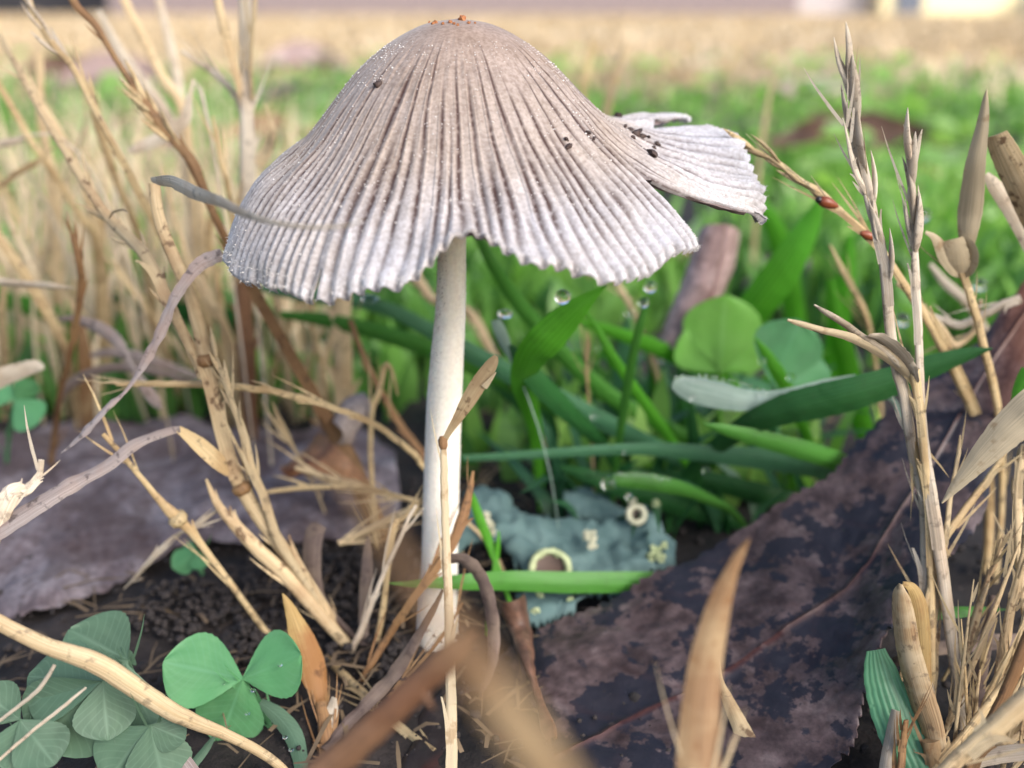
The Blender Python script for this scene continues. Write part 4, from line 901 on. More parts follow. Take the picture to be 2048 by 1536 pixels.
stalk('dry_straw', 'hair thin bent brown straw with a hooked top left of the stem', 'dry straw', [(795, 790, 12.6, 5), (785, 745, 12.5, 7), (772, 729, 12.5, 11), (762, 770, 12.5, 11), (745, 820, 12.4, 11), (741, 880, 12.4, 11), (743, 969, 12.3, 13), (748, 1040, 12.2, 13)], 'straw_gold')
stalk('dry_straw', 'pale straw passing behind the upper part of the white stem', 'dry straw', [(810, 520, 14.8, 22), (840, 565, 14.7, 24), (868, 600, 14.6, 22), (935, 622, 14.4, 20), (980, 695, 14.3, 16), (1020, 760, 14.2, 10)], 'straw_pale')
stalk('dry_straw', 'upper of the two thin straws lying left of the stem base', 'dry straw', [(590, 935, 11.7, 10), (640, 950, 11.7, 14), (700, 967, 11.7, 14), (770, 990, 11.6, 12), (830, 1000, 11.5, 9)], 'straw_pale')
stalk('dry_straw', 'lower of the two thin straws lying left of the stem base', 'dry straw', [(525, 985, 11.3, 8), (600, 976, 11.4, 12), (700, 973, 11.4, 12), (770, 984, 11.3, 10), (836, 1005, 11.2, 8)], 'straw_gold', root=False)
stalk('dry_straw', 'small pale spike standing on the lilac leaf', 'dry straw', [(545, 805, 12.0, 3), (560, 845, 12.1, 9), (578, 880, 12.2, 10), (592, 905, 12.3, 6)], 'straw_pale', root=True)

# blurred straw behind on the left
far = [
 ('blurred pale straw starting at the left edge above the horizontal leaf', [(-20, 20, 15.5, 16), (34, 130, 15.5, 20), (85, 212, 15.5, 26), (137, 300, 15.6, 26), (181, 410, 15.8, 26), (205, 525, 16.2, 28), (215, 700, 17, 28), (215, 800, 17.4, 26)], 'straw_pale'),
 ('blurred golden straw crossing the left edge low down', [(-20, 140, 15, 14), (10, 190, 15, 18), (68, 290, 15, 20), (113, 355, 15.2, 22), (160, 430, 15.5, 26), (191, 478, 15.8, 26), (200, 620, 16.6, 30), (190, 800, 17.6, 34)], 'straw_gold'),
 ('wide blurred upright straw near the left edge', [(79, 105, 17, 22), (82, 240, 17, 26), (109, 376, 17.2, 28), (113, 525, 17.5, 32), (120, 700, 17.9, 30), (125, 800, 18, 28)], 'straw_pale'),
 ('blurred straw with pointed top between the seed stalks', [(178, 160, 14.5, 6), (187, 200, 14.5, 22), (198, 256, 14.6, 26), (232, 359, 14.9, 24), (262, 430, 15.2, 20), (290, 520, 15.8, 20), (320, 720, 17.2, 20), (330, 800, 17.6, 20)], 'straw_gold'),
 ('greyish blurred leaf slanting across the upper left', [(195, 20, 17, 16), (246, 113, 17, 32), (297, 181, 17, 34), (345, 250, 17, 28), (380, 400, 17.2, 20), (390, 700, 17.8, 16)], 'straw_silver'),
 ('blurred tall straw from the top edge beside the thin brown seed stalk', [(235, -50, 17, 22), (249, 0, 17, 24), (284, 72, 17, 26), (325, 154, 17, 28), (359, 205, 17, 30), (376, 290, 17, 28), (388, 420, 17.2, 26), (400, 700, 17.8, 24)], 'straw_pale'),
 ('blurred tall silvery straw from the top edge midway to the double stalk', [(312, -50, 18, 20), (318, 0, 18, 22), (342, 96, 18, 26), (358, 178, 18, 28), (375, 330, 18, 24), (395, 700, 18.4, 24)], 'straw_silver'),
 ('pale straw slanting into the tall double stalk', [(362, 100, 14.4, 12), (395, 125, 14.4, 16), (427, 147, 14.4, 18), (478, 202, 14.4, 18), (488, 280, 14.4, 14)], 'straw_silver'),
 ('broad pinkish tan leaf blurred and lying across the straw stalks', [(256, 302, 14.2, 12), (275, 296, 14.2, 30), (325, 273, 14.2, 38), (369, 239, 14.2, 34), (379, 192, 14.2, 14)], 'straw_silver'),
 ('short tan spike left of the cap shoulder', [(425, 232, 13.4, 6), (434, 280, 13.4, 14), (443, 330, 13.4, 16), (455, 369, 13.5, 16), (470, 500, 14, 16), (480, 760, 15.5, 16)], 'straw_gold'),
 ('golden straw rising right from the left edge', [(-20, 385, 14.5, 16), (30, 350, 14.5, 16), (79, 322, 14.5, 14), (100, 300, 14.5, 5)], 'straw_gold'),
 ('pale flat leaf pointing right at the left edge', [(-20, 292, 15, 26), (30, 282, 15, 22), (60, 270, 15, 8)], 'straw_silver'),
 ('blurred upright straw left of the thick speckled stalk', [(200, 430, 16, 30), (200, 520, 16.2, 32), (204, 620, 16.5, 30), (207, 760, 17.2, 26), (206, 820, 17.6, 24)], 'straw_gold'),
 ('blurred stalk leaning to the twisted dark seed stalk', [(-20, 440, 14, 26), (0, 479, 14, 28), (43, 540, 14, 30), (107, 650, 14.2, 30), (136, 720, 14.6, 26), (150, 810, 15.6, 24)], 'straw_gold'),
 ('yellowish blurred straw crossing behind the horizontal leaf', [(5, 400, 15, 16), (21, 450, 15, 18), (50, 510, 15, 20), (72, 557, 15, 20), (110, 640, 15.5, 20), (140, 800, 17, 20)], 'straw_cream'),
 ('blurred tan straw slanting behind the crossing of the speckled stalks', [(225, 525, 15.5, 16), (260, 575, 15.5, 22), (294, 622, 15.6, 24), (340, 720, 16.4, 22), (360, 800, 17.2, 20)], 'straw_gold'),
 ('blurred straw slanting behind the grey curled leaf to the lower right', [(394, 550, 15, 22), (420, 600, 15, 28), (447, 650, 15.2, 28), (470, 720, 15.6, 26), (480, 840, 16.4, 24)], 'straw_pale'),
 ('wide yellow brown dead sheath at the foot of the left straw', [(160, 640, 15.5, 20), (170, 720, 15.6, 40), (175, 800, 15.8, 44), (178, 850, 16, 40)], 'straw_orange'),
 ('tan straw ending at the left edge over the small green leaf', [(8, 560, 15, 20), (4, 640, 15.2, 22), (8, 740, 15.8, 22), (8, 800, 16.6, 20)], 'straw_gold'),
 ('blurred straw between the speckled stalk and the double stalk', [(395, 340, 16.2, 16), (402, 440, 16.2, 30), (405, 540, 16.4, 30), (420, 680, 17, 28), (430, 810, 17.6, 24)], 'straw_pale'),
 ('narrow blurred straw just right of the speckled stalk top', [(325, 330, 15.8, 8), (350, 440, 15.8, 16), (395, 580, 16, 18), (430, 740, 16.6, 18), (440, 830, 17, 16)], 'straw_pale'),
 ('blurred straw leaning left above the cap rim at left', [(430, 400, 15.6, 16), (418, 480, 15.7, 24), (440, 600, 16, 24), (452, 820, 17, 22)], 'straw_gold'),
 ('blurred straw column behind the left end of the cap rim', [(560, 560, 16, 22), (562, 650, 16, 24), (575, 760, 16.4, 22), (580, 840, 17, 20)], 'straw_pale'),
 ('blurred straw in front of the dark gap left of the tan column', [(610, 560, 15, 14), (622, 640, 15, 18), (645, 740, 15.4, 18), (660, 840, 16, 16)], 'straw_gold'),
 ('faint far straw standing right of the top of the cap', [(1185, 75, 26, 22), (1178, 120, 26, 24), (1168, 165, 26, 24), (1160, 240, 26.5, 20)], 'straw_gold'),
 ('second faint far straw leaning right of the top of the cap', [(1252, 80, 22, 8), (1240, 120, 22, 22), (1225, 170, 22, 26), (1205, 260, 22.3, 22)], 'straw_pale'),
 ('faint pale far straw in the green grass left of the silvery stalk', [(1545, 150, 24, 8), (1535, 210, 24, 16), (1520, 300, 24, 18), (1515, 380, 24, 16)], 'straw_pale'),
 ('blurred tan straw left of the spread silvery seed head', [(1660, 490, 13.5, 8), (1685, 540, 13.5, 18), (1712, 590, 13.5, 22), (1735, 640, 13.6, 20), (1750, 720, 14, 16)], 'straw_gold'),
 ('blurred tan straw behind the pale withered flower stalk', [(1860, 528, 13.8, 12), (1890, 565, 13.8, 26), (1930, 600, 13.8, 28), (1960, 640, 14, 24)], 'straw_silver'),
 ('blurred tan straw under the right rim of the cap', [(1205, 520, 15.2, 20), (1230, 560, 15.2, 22), (1265, 620, 15.2, 22), (1290, 680, 15.4, 18)], 'straw_pale'),
 ('small tan straw tip in the green blades right of the stem', [(1175, 660, 12.6, 4), (1174, 690, 12.6, 12), (1173, 740, 12.7, 13), (1176, 780, 12.8, 9)], 'straw_gold'),
]
for i, (lb, pts, mt) in enumerate(far):
    pts = [p[:3]+(p[3]*.68,) for p in pts]
    wmax = max(p[3] for p in pts)
    if wmax > 17: blade('dry_grass_blade', lb, 'dry straw', pts, mt, roll=(hsh(i)*30-15, hsh(i, 2)*50-25), fold=.22, wave=.1, thick=.02)
    else: stalk('dry_straw', lb, 'dry straw', pts, mt)
blade('dry_leaf', 'horizontal withered leaf with pointed tip reaching in from the left edge', 'dry leaf', [(-30, 558, 12.6, 12), (0, 565, 12.6, 20), (54, 570, 12.5, 18), (100, 573, 12.4, 16), (130, 576, 12.4, 9), (152, 577, 12.4, 2)], 'straw_silver', root=False, roll=40, fold=.3)
blade('dry_leaf', 'curled mauve leaf arching over right of the twisted dark stalk', 'dry leaf', [(118, 640, 13.2, 12), (145, 640, 13.1, 22), (179, 650, 13.0, 30), (215, 668, 12.9, 32), (240, 690, 12.8, 22), (265, 736, 12.8, 12), (290, 775, 12.8, 24), (308, 800, 12.8, 24), (322, 818, 12.8, 6)], 'straw_mauve', root=False, roll=(50, 10), fold=.2)
blade('dry_leaf', 'mauve leaf curved like a hook above the lilac leaf', 'dry leaf', [(125, 805, 13.8, 12), (130, 785, 13.7, 26), (161, 757, 13.6, 28), (215, 738, 13.5, 26), (270, 737, 13.5, 24), (330, 750, 13.6, 18), (385, 765, 13.8, 12)], 'straw_mauve', root=False, roll=45, fold=.15)
blade('dry_leaf', 'second mauve leaf lying just above the hooked one', 'dry leaf', [(180, 712, 14.4, 10), (230, 706, 14.3, 24), (300, 722, 14.3, 26), (370, 745, 14.4, 18), (420, 765, 14.6, 8)], 'straw_mauve', root=False, roll=30, fold=.15)
blade('dry_leaf', 'grey leaf tip with a black speck at the left edge above the round green leaf', 'dry leaf', [(-40, 780, 12.2, 40), (0, 757, 12.2, 40), (40, 742, 12.2, 34), (70, 733, 12.2, 26), (88, 735, 12.2, 10)], 'straw_silver', root=False, roll=15, fold=.15)

# ------------------------------------------------------------------ straw round the stem
t, C = compound('upright golden straw standing before the white stem with a torn spotted leaf', [(886, 886, 9.3, 13), (888, 930, 9.2, 17), (889, 1000, 9.1, 18), (893, 1100, 8.9, 19), (897, 1209, 8.65, 21), (900, 1314, 8.35, 23), (903, 1450, 7.95, 26), (903, 1560, 7.6, 28)], 'straw_cream', n=60, bumpy=.05)
nodes(t, C, (.01,), 'straw_brown', .045)
child_blade('leaf', t, [(886, 889, 9.3, 9), (897, 866, 9.3, 13), (915, 838, 9.3, 20), (935, 805, 9.3, 30), (955, 772, 9.3, 33), (973, 745, 9.3, 30), (986, 724, 9.3, 22), (992, 712, 9.3, 9)], 'straw_spotted', roll=10, fold=.12)
child_blade('leaf_tatter', t, [(968, 775, 9.28, 14), (982, 758, 9.27, 8), (992, 745, 9.26, 2)], 'straw_cream', roll=10)
stalk('dry_straw', 'brown stalk crossing the white stem behind the upright golden straw', 'dry straw', [(946, 942, 9.9, 6), (940, 980, 9.85, 16), (925, 1035, 9.75, 26), (903, 1091, 9.6, 22), (870, 1140, 9.5, 20), (819, 1209, 9.4, 18), (775, 1275, 9.4, 18), (745, 1325, 9.3, 16)], 'straw_brown', flat=.6)
blade('dry_leaf', 'dark brown dead leaf hooked over the green blade right of the stem base', 'dry leaf', [(850, 1165, 9.6, 14), (872, 1138, 9.55, 20), (906, 1120, 9.5, 28), (938, 1130, 9.4, 34), (962, 1160, 9.35, 32), (977, 1205, 9.3, 30), (985, 1262, 9.25, 28), (983, 1320, 9.1, 24), (972, 1362, 9.0, 14)], 'straw_dark', roll=(50, 25), fold=.25, wave=.2, thick=.012)
stalk('dry_straw', 'kinked pale straw with a sharp bend left of the stem base', 'dry straw', [(862, 950, 10.5, 6), (852, 985, 10.4, 9), (836, 1010, 10.3, 10), (806, 1036, 10.2, 11), (788, 1052, 10.1, 14), (782, 1085, 10.05, 15), (776, 1140, 10.0, 14), (766, 1215, 9.95, 14), (754, 1285, 9.9, 13)], 'straw_gold', wob=.004)
stalk('dry_straw', 'slender silvery straw in front of the kinked pale one', 'dry straw', [(832, 1010, 10.1, 7), (815, 1042, 10.05, 9), (785, 1110, 10.0, 10), (752, 1185, 9.9, 11), (735, 1230, 9.85, 13), (718, 1272, 9.8, 16)], 'straw_silver', root=True)
blade('dry_leaf', 'narrow brown upright leaf left of the kinked straw', 'dry leaf', [(737, 1072, 10.5, 5), (735, 1110, 10.4, 20), (732, 1170, 10.25, 26), (728, 1230, 10.1, 22), (728, 1290, 9.9, 16)], 'straw_dark', roll=10, fold=.2)
blade('dry_leaf', 'broad dark mauve leaf curling up out of the soil left of the stem', 'dry leaf', [(640, 1048, 10.6, 30), (628, 1065, 10.5, 40), (622, 1105, 10.35, 40), (625, 1160, 10.2, 36), (642, 1205, 10.1, 26), (672, 1240, 10.0, 18), (705, 1272, 9.95, 14)], 'straw_dark', roll=(20, 40), fold=.2, thick=.012)
stalk('dry_straw', 'pale cut straw lying behind the soil clump left of the stem', 'dry straw', [(830, 1018, 11.1, 20), (790, 1035, 11.1, 20), (735, 1060, 11.0, 18), (695, 1080, 10.9, 16), (677, 1087, 10.85, 14)], 'straw_pale', root=False)
stalk('dry_straw', 'long straw lying on the ground running under the brown twig', 'dry straw', [(655, 1318, 9.6, 18), (700, 1362, 9.25, 20), (749, 1408, 8.9, 22), (800, 1455, 8.6, 22), (868, 1506, 8.25, 22)], 'straw_gold', root=False, n=40)
blade('dry_leaf', 'shredded purple brown leaf stretched between the stem base and the twig', 'dry leaf', [(885, 1180, 9.0, 6), (864, 1223, 9.0, 14), (825, 1290, 8.9, 22), (784, 1352, 8.8, 30), (735, 1405, 8.6, 28), (690, 1452, 8.4, 24), (650, 1500, 8.1, 20)], 'straw_dark', roll=20, fold=.25, wave=.3)
stalk('dry_straw', 'thin straw slanting up to the stem base from the black shadow sheet', 'dry straw', [(925, 1205, 9.6, 5), (880, 1280, 9.4, 9), (820, 1350, 9.2, 11), (760, 1415, 8.9, 11)], 'straw_brown')
t, C = compound('amber coloured withered pod shaped leaf on a stalk right of the clover', [(645, 1405, 8.6, 30), (650, 1450, 8.4, 32), (655, 1500, 8.2, 36), (658, 1580, 7.8, 40)], 'straw_brown', name='dry_plant', cat_='dry plant', flat=.6)
child_blade('pod_leaf', t, [(565, 1187, 9.0, 3), (575, 1205, 8.98, 16), (588, 1235, 8.95, 30), (602, 1270, 8.9, 46), (616, 1308, 8.85, 58), (630, 1350, 8.8, 54), (640, 1390, 8.7, 34), (645, 1412, 8.6, 26)], 'amber_pod', fold=.3, roll=-12, thick=.02, nseg=30)
child_blade('sheath', t, [(668, 1395, 8.5, 10), (664, 1420, 8.5, 24), (655, 1450, 8.4, 26), (650, 1480, 8.3, 20)], 'straw_silver', roll=20)
# close to the lens
t = thing('twig', P(640, 1600, 4.6)-Vector((0, 0, P(640, 1600, 4.6).z)), 'thick reddish brown twig out of focus at the bottom centre', 'twig')
child_stalk('stem', t, [(946, 1270, 5.10, 10), (930, 1288, 5.10, 34), (895, 1315, 5.08, 58), (840, 1365, 5.05, 66), (784, 1419, 5.00, 70), (725, 1475, 4.95, 74), (665, 1530, 4.90, 80), (590, 1600, 4.80, 84), (520, 1680, 4.70, 84)], 'straw_rust', root=True, fray=False, bumpy=.12, n=50)
child_stalk('spur', t, [(868, 1420, 5.00, 4), (858, 1405, 5.00, 14), (845, 1385, 5.02, 24)], 'straw_rust', fray=False)
child_stalk('spur', t, [(955, 1262, 5.10, 6), (938, 1275, 5.10, 14), (920, 1290, 5.10, 22)], 'straw_rust', fray=False)
blade('dry_grass_blade', 'very blurred broad tan straw close to the lens crossing the bottom of the stem', 'dry straw', [(660, 900, 2.7, 16), (760, 1060, 2.5, 28), (840, 1180, 2.35, 38), (920, 1290, 2.25, 62), (990, 1390, 2.2, 80), (1070, 1500, 2.15, 86), (1180, 1660, 2.1, 86)], 'straw_orange', root=True, roll=10, fold=.15, thick=.02)
stalk('dry_straw', 'thick blurred straw slanting over the dull clover in the lower left corner', 'dry straw', [(-60, 1212, 7.3, 34), (0, 1246, 7.3, 36), (90, 1290, 7.3, 38), (190, 1325, 7.3, 48), (270, 1375, 7.35, 46), (340, 1420, 7.4, 42), (400, 1448, 7.5, 34), (455, 1470, 7.6, 26)], 'straw_pale', n=50, fray=False)
t, C = compound('big tan pointed grass blade standing before the dark leaf at bottom centre right', [(1398, 1540, 5.30, 60), (1398, 1600, 5.20, 60)], 'straw_pale')
child_blade('leaf', t, [(1499, 1077, 6.00, 3), (1482, 1105, 5.98, 18), (1464, 1142, 5.94, 28), (1444, 1195, 5.88, 44), (1428, 1255, 5.80, 56), (1414, 1320, 5.70, 66), (1405, 1400, 5.55, 76), (1399, 1480, 5.40, 84), (1398, 1560, 5.25, 88)], 'straw_orange', roll=-10, fold=.2, thick=.02, nseg=40)
blade('dry_leaf', 'pale spotted split straw leaning right of the big tan blade', 'dry leaf', [(1436, 1312, 8.4, 3), (1440, 1360, 8.35, 12), (1455, 1400, 8.3, 24), (1478, 1450, 8.2, 34), (1500, 1500, 8.0, 40), (1520, 1580, 7.7, 42)], 'straw_spotted', roll=15, fold=.25)
blade('dry_leaf', 'small pale straw shard beside the split straw at the bottom edge', 'dry leaf', [(1548, 1490, 8.0, 3), (1540, 1515, 7.95, 16), (1530, 1560, 7.8, 26)], 'straw_cream', roll=0, fold=.2)
blade('dry_leaf', 'mauve pointed leaf tip poking up at the bottom left among the dull clover', 'dry leaf', [(294, 1478, 7.6, 4), (320, 1495, 7.55, 40), (350, 1530, 7.45, 60), (390, 1590, 7.2, 66)], 'straw_mauve', roll=20, fold=.2)

# ------------------------------------------------------------------ right side stalks
t, C = compound('tall silvery seed stalk in focus on the right, the highest of the two', [(1695, 145, 9.7, 5), (1701, 180, 9.7, 11), (1709, 219, 9.7, 15), (1724, 305, 9.68, 17), (1740, 390, 9.65, 19), (1755, 469, 9.6, 22), (1771, 547, 9.55, 26), (1779, 647, 9.5, 26), (1793, 736, 9.45, 26), (1808, 790, 9.4, 26), (1829, 915, 9.3, 28), (1850, 1000, 9.2, 32), (1856, 1100, 9.05, 36), (1856, 1192, 8.9, 36), (1850, 1300, 8.7, 34), (1860, 1420, 8.4, 32)], 'straw_silver', n=100)
husks(t, C, .02, .42, 13, .62, 'straw_silver', 6); awns(t, C, .06, .4, 9, .45, 'straw_pale')
child_stalk('side_stem', t, [(1685, 236, 9.65, 3), (1695, 275, 9.65, 7), (1702, 310, 9.65, 12), (1712, 345, 9.65, 15), (1728, 378, 9.65, 14), (1740, 400, 9.65, 8)], 'straw_silver')
t, C = compound('shorter silvery seed stalk standing close beside the highest one', [(1820, 326, 9.9, 5), (1823, 355, 9.9, 13), (1822, 390, 9.9, 17), (1826, 440, 9.88, 12), (1829, 488, 9.85, 15), (1831, 540, 9.8, 20), (1833, 600, 9.75, 22), (1837, 660, 9.65, 20), (1840, 754, 9.5, 20), (1847, 880, 9.3, 24), (1864, 1000, 9.1, 30), (1887, 1157, 8.85, 30), (1905, 1290, 8.7, 28), (1922, 1420, 8.5, 28)], 'straw_silver', n=100)
husks(t, C, .02, .34, 11, .6, 'straw_silver', 6)
child_stalk('side_stem', t, [(1874, 1105, 8.95, 14), (1866, 1060, 9.1, 18), (1850, 985, 9.2, 20), (1835, 915, 9.28, 18), (1818, 850, 9.35, 16), (1802, 790, 9.4, 8)], 'straw_gold')
# spread shoots from the joint
t, C = compound('spread fan of pale withered shoots branching left from the silvery stalks', [(1828, 740, 9.35, 26), (1836, 790, 9.35, 22), (1846, 880, 9.2, 20), (1856, 1000, 9.1, 18), (1862, 1150, 8.9, 18), (1864, 1300, 8.65, 16)], 'straw_gold', name='dry_plant', cat_='dry plant')
child_blade('leaf', t, [(1575, 640, 8.6, 5), (1600, 648, 8.65, 12), (1640, 660, 8.75, 14), (1693, 673, 8.9, 18), (1745, 695, 9.1, 24), (1790, 722, 9.25, 30), (1826, 755, 9.35, 28)], 'straw_cream', roll=20, fold=.3)
child_blade('leaf', t, [(1628, 610, 8.7, 4), (1655, 628, 8.75, 13), (1690, 650, 8.85, 16), (1722, 675, 9.0, 18), (1760, 700, 9.15, 18), (1800, 735, 9.3, 14)], 'straw_silver', roll=30, fold=.3)
child_blade('husk_tuft', t, [(1735, 672, 8.95, 12), (1760, 680, 9.05, 34), (1790, 705, 9.2, 42), (1815, 735, 9.3, 36), (1828, 765, 9.35, 20)], 'straw_silver', roll=50, fold=.3, jag=.3)
t, C = compound('brown seed stalk slanting from the cap edge to the right with one red seed', [(1478, 282, 10.9, 3), (1510, 300, 10.9, 6), (1548, 320, 10.85, 9), (1572, 338, 10.8, 12), (1595, 357, 10.75, 14), (1625, 378, 10.7, 16), (1650, 397, 10.65, 18), (1675, 418, 10.65, 18), (1697, 437, 10.6, 16), (1732, 469, 10.6, 19), (1771, 512, 10.6, 17), (1815, 580, 10.7, 19), (1854, 636, 10.8, 24), (1890, 697, 10.9, 30), (1935, 790, 11.2, 30)], 'straw_gold', n=100)
husks(t, C, .05, .55, 10, .4, 'straw_gold', 7); awns(t, C, .1, .5, 8, .45, 'straw_cream')
q = P(1650, 404, 10.55); ax = (P(1668, 412, 10.55)-P(1640, 402, 10.55)).normalized()
V, Fc, UV = tube3([q-ax*.07, q-ax*.05, q, q+ax*.06, q+ax*.13, q+ax*.16], [.012, .05, .062, .055, .03, .008], 12, .03); sd_ = mob('seed', V, Fc, M['seed_red'], parent=t, uv=UV)
V, Fc = blob(q-ax*.075+Vector((0, -.01, 0)), .038, ICO2, (1, 1, 1), .1); mob('seed_tip', V, Fc, M['seed_black'], parent=sd_)
q = P(1733, 470, 10.5); V, Fc, UV = tube3([q-ax*.07, q, q+ax*.1, q+ax*.14], [.02, .05, .035, .006], 10, .03); mob('seed', V, Fc, M['seed_red'], parent=t, uv=UV)
t, C = compound('withered cream coloured shoot with an upright blade like a flame at the right', [(1922, 543, 10.7, 18), (1932, 565, 10.7, 19), (1943, 600, 10.7, 20), (1955, 640, 10.75, 20), (1964, 680, 10.8, 20), (1985, 760, 11, 20)], 'straw_gold', name='dry_plant', cat_='dry plant')
child_blade('leaf', t, [(1973, 180, 10.5, 3), (1970, 205, 10.5, 13), (1966, 240, 10.5, 22), (1958, 285, 10.5, 30), (1950, 330, 10.5, 38), (1944, 380, 10.55, 44), (1938, 430, 10.6, 46), (1935, 470, 10.6, 36), (1938, 505, 10.65, 14)], 'straw_cream', roll=8, fold=.25, thick=.015, nseg=36)
child_blade('leaf', t, [(1851, 464, 10.55, 7), (1866, 472, 10.55, 13), (1880, 490, 10.6, 24), (1892, 515, 10.62, 28), (1908, 540, 10.66, 22), (1920, 552, 10.7, 10)], 'straw_cream', roll=-25, fold=.25)
child_blade('leaf', t, [(1908, 478, 10.55, 34), (1913, 500, 10.56, 40), (1918, 525, 10.6, 42), (1922, 547, 10.68, 30)], 'straw_cream', roll=0, fold=.12, jag=.2)
child_blade('leaf', t, [(1922, 470, 10.6, 10), (1936, 490, 10.58, 26), (1943, 515, 10.6, 28), (1938, 538, 10.64, 24), (1928, 550, 10.7, 14)], 'straw_cream', roll=35, fold=.2)
blade('dry_grass_blade', 'broad grey flecked straw with a square end reaching in at the right edge', 'dry straw', [(1992, 270, 10.6, 40), (2005, 300, 10.6, 52), (2030, 350, 10.6, 58), (2060, 410, 10.6, 62), (2110, 520, 10.7, 60), (2150, 640, 10.9, 56)], 'straw_spotted', fold=.2, roll=15, thick=.02)
blade('dry_grass_blade', 'narrower pale straw below the square ended one at the right edge', 'dry straw', [(1972, 348, 11, 12), (1990, 372, 11, 28), (2018, 412, 11, 32), (2050, 465, 11, 34), (2100, 560, 11.1, 34)], 'straw_silver', fold=.2, roll=-10)
stalk('dry_straw', 'pale curly straw lying across behind the tip of the big dark leaf', 'dry straw', [(1858, 630, 11.8, 14), (1885, 640, 11.8, 18), (1920, 650, 11.75, 20), (1962, 632, 11.7, 20), (2000, 612, 11.7, 22), (2040, 598, 11.7, 22)], 'straw_silver', root=False)
stalk('dry_straw', 'second curly straw looping down beside the brown seed stalk', 'dry straw', [(1795, 566, 11.4, 10), (1822, 590, 11.4, 16), (1850, 622, 11.5, 16), (1885, 660, 11.7, 18), (1910, 690, 11.9, 16), (1948, 660, 11.9, 16), (1962, 600, 11.8, 12)], 'straw_pale', root=False)
blade('dry_grass_blade', 'smooth pale blade slanting down from the right edge to a thin tip', 'dry straw', [(1884, 1006, 8.3, 3), (1905, 980, 8.3, 18), (1935, 945, 8.3, 34), (1980, 895, 8.3, 56), (2030, 845, 8.3, 72), (2100, 790, 8.3, 80), (2200, 760, 8.5, 80)], 'straw_cream', fold=.15, roll=-10, thick=.02)
t, C = compound('curled brown withered leaf sheath standing at bottom right', [(1862, 1480, 7.7, 44), (1872, 1540, 7.6, 44), (1880, 1600, 7.5, 40)], 'straw_orange', name='dry_plant', cat_='dry plant')
child_blade('leaf', t, [(1800, 1168, 8.2, 8), (1797, 1190, 8.18, 34), (1800, 1230, 8.14, 48), (1808, 1290, 8.06, 52), (1822, 1350, 7.98, 56), (1840, 1410, 7.88, 58), (1856, 1460, 7.76, 54), (1868, 1520, 7.64, 46)], 'sheath', fold=.5, roll=30, thick=.012, jag=.03, nseg=36)
child_blade('leaf', t, [(1806, 1166, 8.22, 8), (1828, 1180, 8.24, 26), (1842, 1220, 8.2, 34), (1848, 1290, 8.1, 34), (1850, 1360, 8.0, 32), (1858, 1440, 7.85, 32), (1866, 1510, 7.7, 30)], 'amber_pod', fold=.3, roll=-25, thick=.02)
blade('grass_blade', 'wide blue green ribbed grass blade at the bottom right under the dark leaf edge', 'grass blade', [(1752, 1300, 8.3, 36), (1762, 1345, 8.2, 66), (1778, 1400, 8.05, 82), (1800, 1460, 7.85, 86), (1830, 1530, 7.6, 90), (1860, 1610, 7.35, 90)], 'grass_blue', fold=.12, roll=-10, cols=7)
blade('grass_blade', 'narrow dark green blade lying level right of the silvery stalks', 'grass blade', [(2012, 1219, 9.3, 2), (1975, 1219, 9.25, 14), (1930, 1222, 9.2, 24), (1880, 1226, 9.15, 26), (1820, 1232, 9.1, 24)], 'grass_green', root=False, fold=.2, roll=30)
